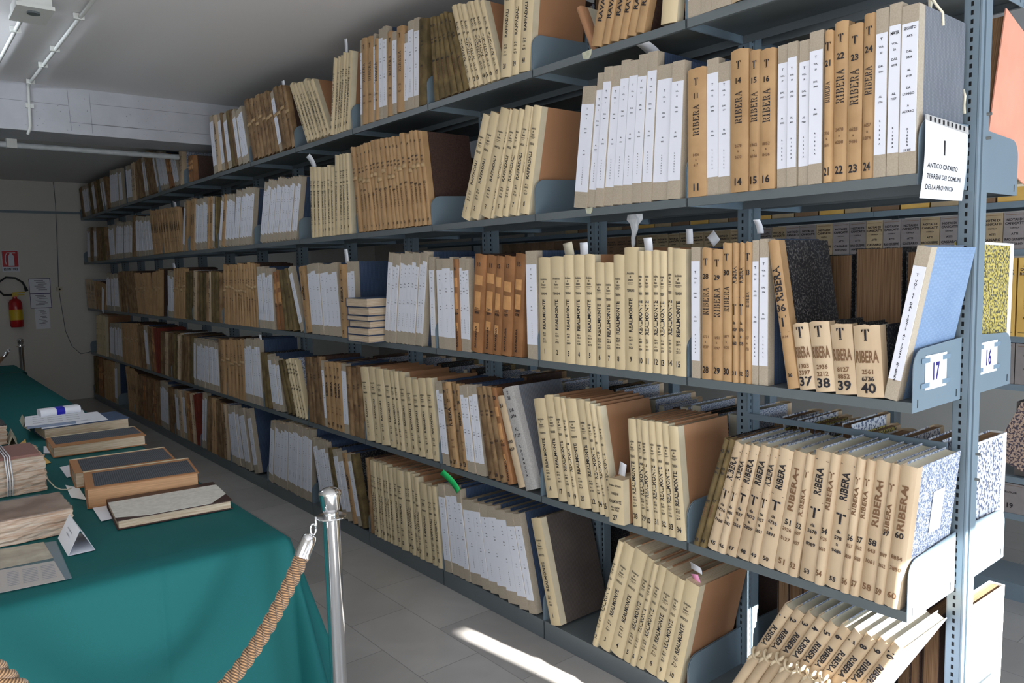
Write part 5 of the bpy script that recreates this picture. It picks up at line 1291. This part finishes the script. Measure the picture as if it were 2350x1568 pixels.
m = MB(); m.tube([(0.243, -0.06, 0.07), (0.25, -0.10, 0.03), (0.265, -0.16, 0.008), (0.28, -0.20, 0.004), (0.30, -0.22, 0.004), (0.318, -0.205, 0.004)], 0.0024, 6); m.obj('string_end', 'paper_cream', bd_, True)
b2 = blob_book('paper_bundle', -2.15, -1.735, 3.12, 3.40, Z0, 0.10, 'mottled_black', 'rag_pages', '', 9, 0.006, 8); tag(b2, 'smaller bundle of old papers with dark cover beyond the tied bundle', 'paper bundle')
# tent cards
def tent(pts, ap, label, text, m='paper'):
    A, B, Cc = [on(x, y, 2, Z0) for x, y in pts]          # near-left foot, near-right foot, far-left foot
    D_ = B+(Cc-A); u = (Cc-A); apx = (A+B)/2+Vector((0, 0, ap)); apf = apx+u
    r = empty('tent_card', A); mb = MB(); L_ = [A, B, Cc, D_, apx, apf]; L_ = [p-A for p in L_]
    mb.add(L_, [(0, 4, 5, 2), (4, 1, 3, 5), (0, 2, 3, 1)]); o = mb.obj('folded_card', m, r); s_ = o.modifiers.new('t', 'SOLIDIFY'); s_.thickness = 0.001
    if text:
        q = Letters(); 
        for k, s_ in enumerate(text): q.put(s_, 0, 0.4-k*0.35, 0.09)
        e1 = L_[2]-L_[0]; e2 = L_[4]-L_[0]; nrm = e2.cross(e1).normalized(); sgn_ = -1 if nrm.x > 0 else 1
        def fn(a, b):
            p = L_[0]+e1*(0.5-a*0.75)+e2*(0.45+b*0.5)+nrm*0.0016*sgn_; return (p.x, p.y, p.z)
        q.obj('lettering', fn, 'ink_grey', r)
    tag(r, label, 'card', 'tent cards on the table')
prep_text(['IN PROVINCIA DI AGRIGENTO', 'SERIE 2', 'GIRGENTI'])
tent([(156, 1277), (219, 1262.6), (132.7, 1235.6)], 0.075, 'folded white tent card standing beside the old codex', ['GIRGENTI', 'SERIE 2'])
tent([(20, 1024), (42, 1026), (16, 1003)], 0.05, 'small grey tent card between the paper bundles', ['GIRGENTI'], 'paper_cream')
tent([(52, 980), (70, 990), (44, 965)], 0.05, 'small grey tent card at the foot of the farthest ledger', [], 'paper_cream')
def tagp(pts, label, z=Z0+0.012):
    flat('paper_tag', pts, z, label, th=0.0008, grp='paper tags under the ledgers')
flat('paper_tag', [(137, 1073), (168, 1066), (172, 1091), (154, 1097)], Z0+0.001, 'white tag at the corner of the dark checked ledger', grp='paper tags under the ledgers')
flat('paper_tag', [(150, 1114), (182, 1121), (199, 1148), (163, 1142)], Z0+0.001, 'grey-white tag at the corner of the orange-edged ledger', grp='paper tags under the ledgers', m='label_edge')
flat('paper_tag', [(212, 1166), (250, 1158), (266, 1189), (232, 1197)], Z0+0.001, 'white tag under the cream half-leather ledger', grp='paper tags under the ledgers')
flat('paper_tag', [(100, 1025), (113, 1025), (118, 1041), (100, 1041)], Z0+0.001, 'white tag at the dark ledger with ragged pages', grp='paper tags under the ledgers')
flat('yellow_slip', [(40, 1023), (58, 1008), (61, 1020), (50, 1022)], Z0+0.001, 'yellow paper slip between the bundles', m='yellow_folder')
flat('yellow_slip', [(102, 1050), (117, 1062), (102, 1066), (99, 1058)], Z0+0.001, 'yellow paper corner beside the tied bundle', m='yellow_folder')

# ------------------------------------------------------------------ barrier posts and rope
def stanchion(x, y, label, h=1.0):
    r = empty('barrier_post', (x, y, 0))
    MB().lathe([(0.155, 0), (0.155, 0.012), (0.13, 0.022), (0.05, 0.034), (0.028, 0.05), (0.024, 0.05)], 40).obj('base', 'chrome', r, True, 35)
    k = h-0.08
    MB().lathe([(0.0262, 0.045), (0.0262, k), (0.027, k+0.002)], 32).obj('pole', 'chrome', r, True, 35)
    MB().lathe([(0.022, k), (0.045, k+0.001), (0.046, k+0.003), (0.045, k+0.005), (0.023, k+0.006)], 40).obj('ring_plate', 'chrome', r, True, 35)
    MB().lathe([(0.022, k+0.004), (0.0235, k+0.014), (0.022, k+0.018), (0.0275, k+0.026), (0.0345, k+0.074), (0.035, k+0.079), (0.033, k+0.083), (0.020, k+0.092), (0.0, k+0.097)], 40).obj('cap', 'chrome', r, True, 35)
    tag(r, label, 'barrier post', 'chrome barrier posts'); return r
SX, SY = -1.171, 0.45
stanchion(SX, SY, 'chrome barrier post with flared cap at the near table corner', 0.995)
stanchion(-2.20, 0.42, 'chrome barrier post holding the other end of the braided rope', 0.995)
stanchion(-1.01, 8.6, 'distant chrome barrier post behind the far table', 1.0)
mat('rope_gold', (0.52, 0.30, 0.14), 0.45, spec=0.6)
def rope_mat():
    m, t, b = nt('rope_strand'); N, L = t.nodes, t.links
    at = N.new('ShaderNodeAttribute'); at.attribute_name = 'UVMap'
    w1 = N.new('ShaderNodeTexWave'); w1.bands_direction = 'X'; w1.inputs['Scale'].default_value = 1.0; w1.inputs['Distortion'].default_value = 0.6; w1.inputs['Detail Scale'].default_value = 0.5
    L.new(at.outputs['Vector'], w1.inputs['Vector'])
    mx = N.new('ShaderNodeMix'); mx.data_type = 'RGBA'; mx.inputs[6].default_value = (0.07, 0.03, 0.012, 1); mx.inputs[7].default_value = (0.50, 0.28, 0.125, 1)
    L.new(w1.outputs[1], mx.inputs[0]); L.new(mx.outputs[2], b.inputs['Base Color']); b.inputs['Roughness'].default_value = 0.5; b.inputs['Sheen Weight'].default_value = 0.3
    bp = N.new('ShaderNodeBump'); bp.inputs['Strength'].default_value = 0.9; bp.inputs['Distance'].default_value = 0.003; L.new(w1.outputs[1], bp.inputs['Height']); L.new(bp.outputs[0], b.inputs['Normal'])
    MATS['rope_strand'] = m
rope_mat()
def rope(P0, P1, sag, label, n=220, pitch=0.108, R=0.0128, rs=0.0108, far=False):
    r = empty('barrier_rope', P0); P0, P1 = Vector(P0), Vector(P1); pts = []
    for i in range(n+1):
        f = i/n; p = P0.lerp(P1, f); p.z -= sag*4*f*(1-f); pts.append(p-P0)
    # arc-length based braid
    s = [0.0]
    for i in range(n): s.append(s[-1]+(pts[i+1]-pts[i]).length)
    T = s[-1]; side = (P1-P0); side.z = 0; side.normalize(); side = side.cross(Vector((0, 0, 1)))
    for k in range(3):
        path = []; 
        for i in range(n+1):
            d = (pts[min(i+1, n)]-pts[max(i-1, 0)]).normalized(); nb = side.cross(d).normalized()
            a = 2*math.pi*(s[i]/pitch+k/3); path.append(pts[i]+(side*math.cos(a)+nb*math.sin(a))*R)
        mb = MB(); nn = 10; mb.tube(path, rs, nn); o = mb.obj('strand', 'rope_strand', r, True)
        uv = o.data.uv_layers.new(name='UVMap'); acc = [0.0]
        for i in range(n): acc.append(acc[-1]+(path[i+1]-path[i]).length)
        for poly in o.data.polygons:
            for li in poly.loop_indices:
                vi = o.data.loops[li].vertex_index; q = vi//nn; kk = vi % nn
                if kk == 0 and max(o.data.loops[l2].vertex_index % nn for l2 in poly.loop_indices) == nn-1: kk = nn
                uv.data[li].uv = (acc[min(q, n)]*48+kk/nn*0.314159*3, 0)
    for e, (p, q) in enumerate(((pts[0], pts[4]), (pts[-1], pts[-5]))):
        d = (q-p).normalized(); a = p-d*0.012; m = MB()
        m.tube([a-d*0.020, a-d*0.019, a-d*0.014, a, a+d*0.050, a+d*0.051], [0.008, 0.014, 0.020, 0.0235, 0.0245, 0.0245], 24); m.obj('end_cap', 'chrome', r, True, 40)
        c = a-d*0.030; m = MB()
        pr = []; 
        for k in range(17): t_ = 2*math.pi*k/16; pr.append(c-d*0.004+Vector((0, 0, 1))*0.017*math.sin(t_)+side.cross(Vector((0, 0, 1)))*0.009*math.cos(t_))
        m.tube(pr, 0.0032, 8); 
        pr = []
        for k in range(17): t_ = 2*math.pi*k/16; pr.append(c-d*0.026+Vector((0, 0, 1))*0.017*math.sin(t_)+(side.cross(Vector((0, 0, 1)))*(.35)+side*.6)*0.014*math.cos(t_))
        m.tube(pr, 0.0032, 8); m.obj('hook_link', 'chrome', r, True)
    tag(r, label, 'rope', 'braided barrier ropes'); return r
rope((-1.256, 0.445, 0.852), (-2.118, 0.425, 0.872), 0.41, 'thick golden brown braided rope hanging from the near barrier post')
rope((-1.16, 8.58, 0.85), (-2.3, 8.5, 0.86), 0.35, 'distant braided rope hanging behind the far table', n=90)
# thin things already standing at top level
bpy.data.objects.remove(st_)
reg = back_book('O', -0.62, 0, 0.09, 0.47, D=0.29, pages='pages_brown') if False else None

# ------------------------------------------------------------------ small details
def find(level, n, town='RIBERA'):
    return [q for q in BOOKS if q['level'] == level and q['n'] == n and q['town'] == town][0]['o']
b60 = find(1, 60); cv = b60.children[0].data; t60 = -min(v.co.y for v in cv.vertices)
MB().add([(0.13, -t60-0.0012, 0.20), (0.21, -t60-0.0012, 0.20), (0.21, -t60-0.0012, 0.33), (0.13, -t60-0.0012, 0.33)], [(0, 1, 2, 3)]).obj('white_label', 'label_white', b60)
sg_ = [q for q in BOOKS if q['look'] and 'SEGUITO' in q['look']][0]['o']; cs = sg_.children[0].data; ts = -min(v.co.y for v in cs.vertices); hs_ = max(v.co.z for v in cs.vertices)
m = MB(); pts_ = [(0.14, -ts*.3, hs_-0.01), (0.13, -ts*.4, hs_+0.03), (0.11, -ts*.5, hs_+0.05), (0.125, -ts*.8, hs_+0.02), (0.14, -ts-0.003, hs_-0.002), (0.145, -ts-0.003, hs_-0.035)]
m.tube(pts_, [.003, .006, .006, .004, .004, .004], 6); m.obj('cloth_tie', 'paper_cream', sg_, True)
m = MB(); m.tube([(0.300, -ts-0.002, .26), (0.306, -ts-0.004, .24), (0.303, -ts-0.004, .215), (0.306, -ts-0.004, .19)], [.002, .004, .003, .004], 6); m.obj('cloth_tie', 'paper_cream', sg_, True)
# crumpled clear bag hanging under the fourth shelf
mat('bag_film', (0.55, 0.56, 0.58), 0.25)
q = on(1458, 514, 0, 0.10); bg_ = empty('plastic_bag', (0.10, q.y, LV[3]-0.001)); m = MB(); rr = random.Random(4); n_ = 10; pr = [(0.0, .030), (-.02, .036), (-.04, .026), (-.06, .014), (-.09, .010), (-.115, .012), (-.13, .004)]
rg = [[((r0*(1+rr.uniform(-.45, .35)))*math.cos(2*math.pi*k/n_)*.5+(-z_*.05), r0*(1+rr.uniform(-.45, .35))*math.sin(2*math.pi*k/n_)-z_*.15, z_) for k in range(n_)] for z_, r0 in pr]
m.add([p for g in rg for p in g], [(i*n_+k, i*n_+(k+1) % n_, (i+1)*n_+(k+1) % n_, (i+1)*n_+k) for i in range(len(pr)-1) for k in range(n_)]+[tuple(range(n_)), tuple((len(pr)-1)*n_+k for k in range(n_))[::-1]]); m.obj('film', 'bag_film', bg_)
tag(bg_, 'crumpled clear plastic bag hanging under the fourth shelf above ivory ledgers', 'bag')
# leaning small ledger beside the RAVANUSA volumes on the top shelf
p = on(1366, 108, 0, 0.02); r = make_book('I', 0.028, 0.028, 0.20, D=0.24, detail=1, textfn=lambda L_, t, H: None, spine='brown_board', board='paper_cream')
place(r, y_at(1346, ZT[4]), ZT[4], math.radians(-24), 0.028, 0.03); tag(r, 'small brown-spined ledger leaning left beside the RAVANUSA volumes on top shelf', 'ledger')
p = on(236, 690, 0, -0.012); r = empty('loose_sheet', p, (0.35, 0, 0)); MB().box(-0.001, 0.0005, -0.05, 0.05, -0.16, 0.17).obj('sheet', 'paper', r)
tag(r, 'loose white sheet poking out of the middle shelf at the far end', 'paper')
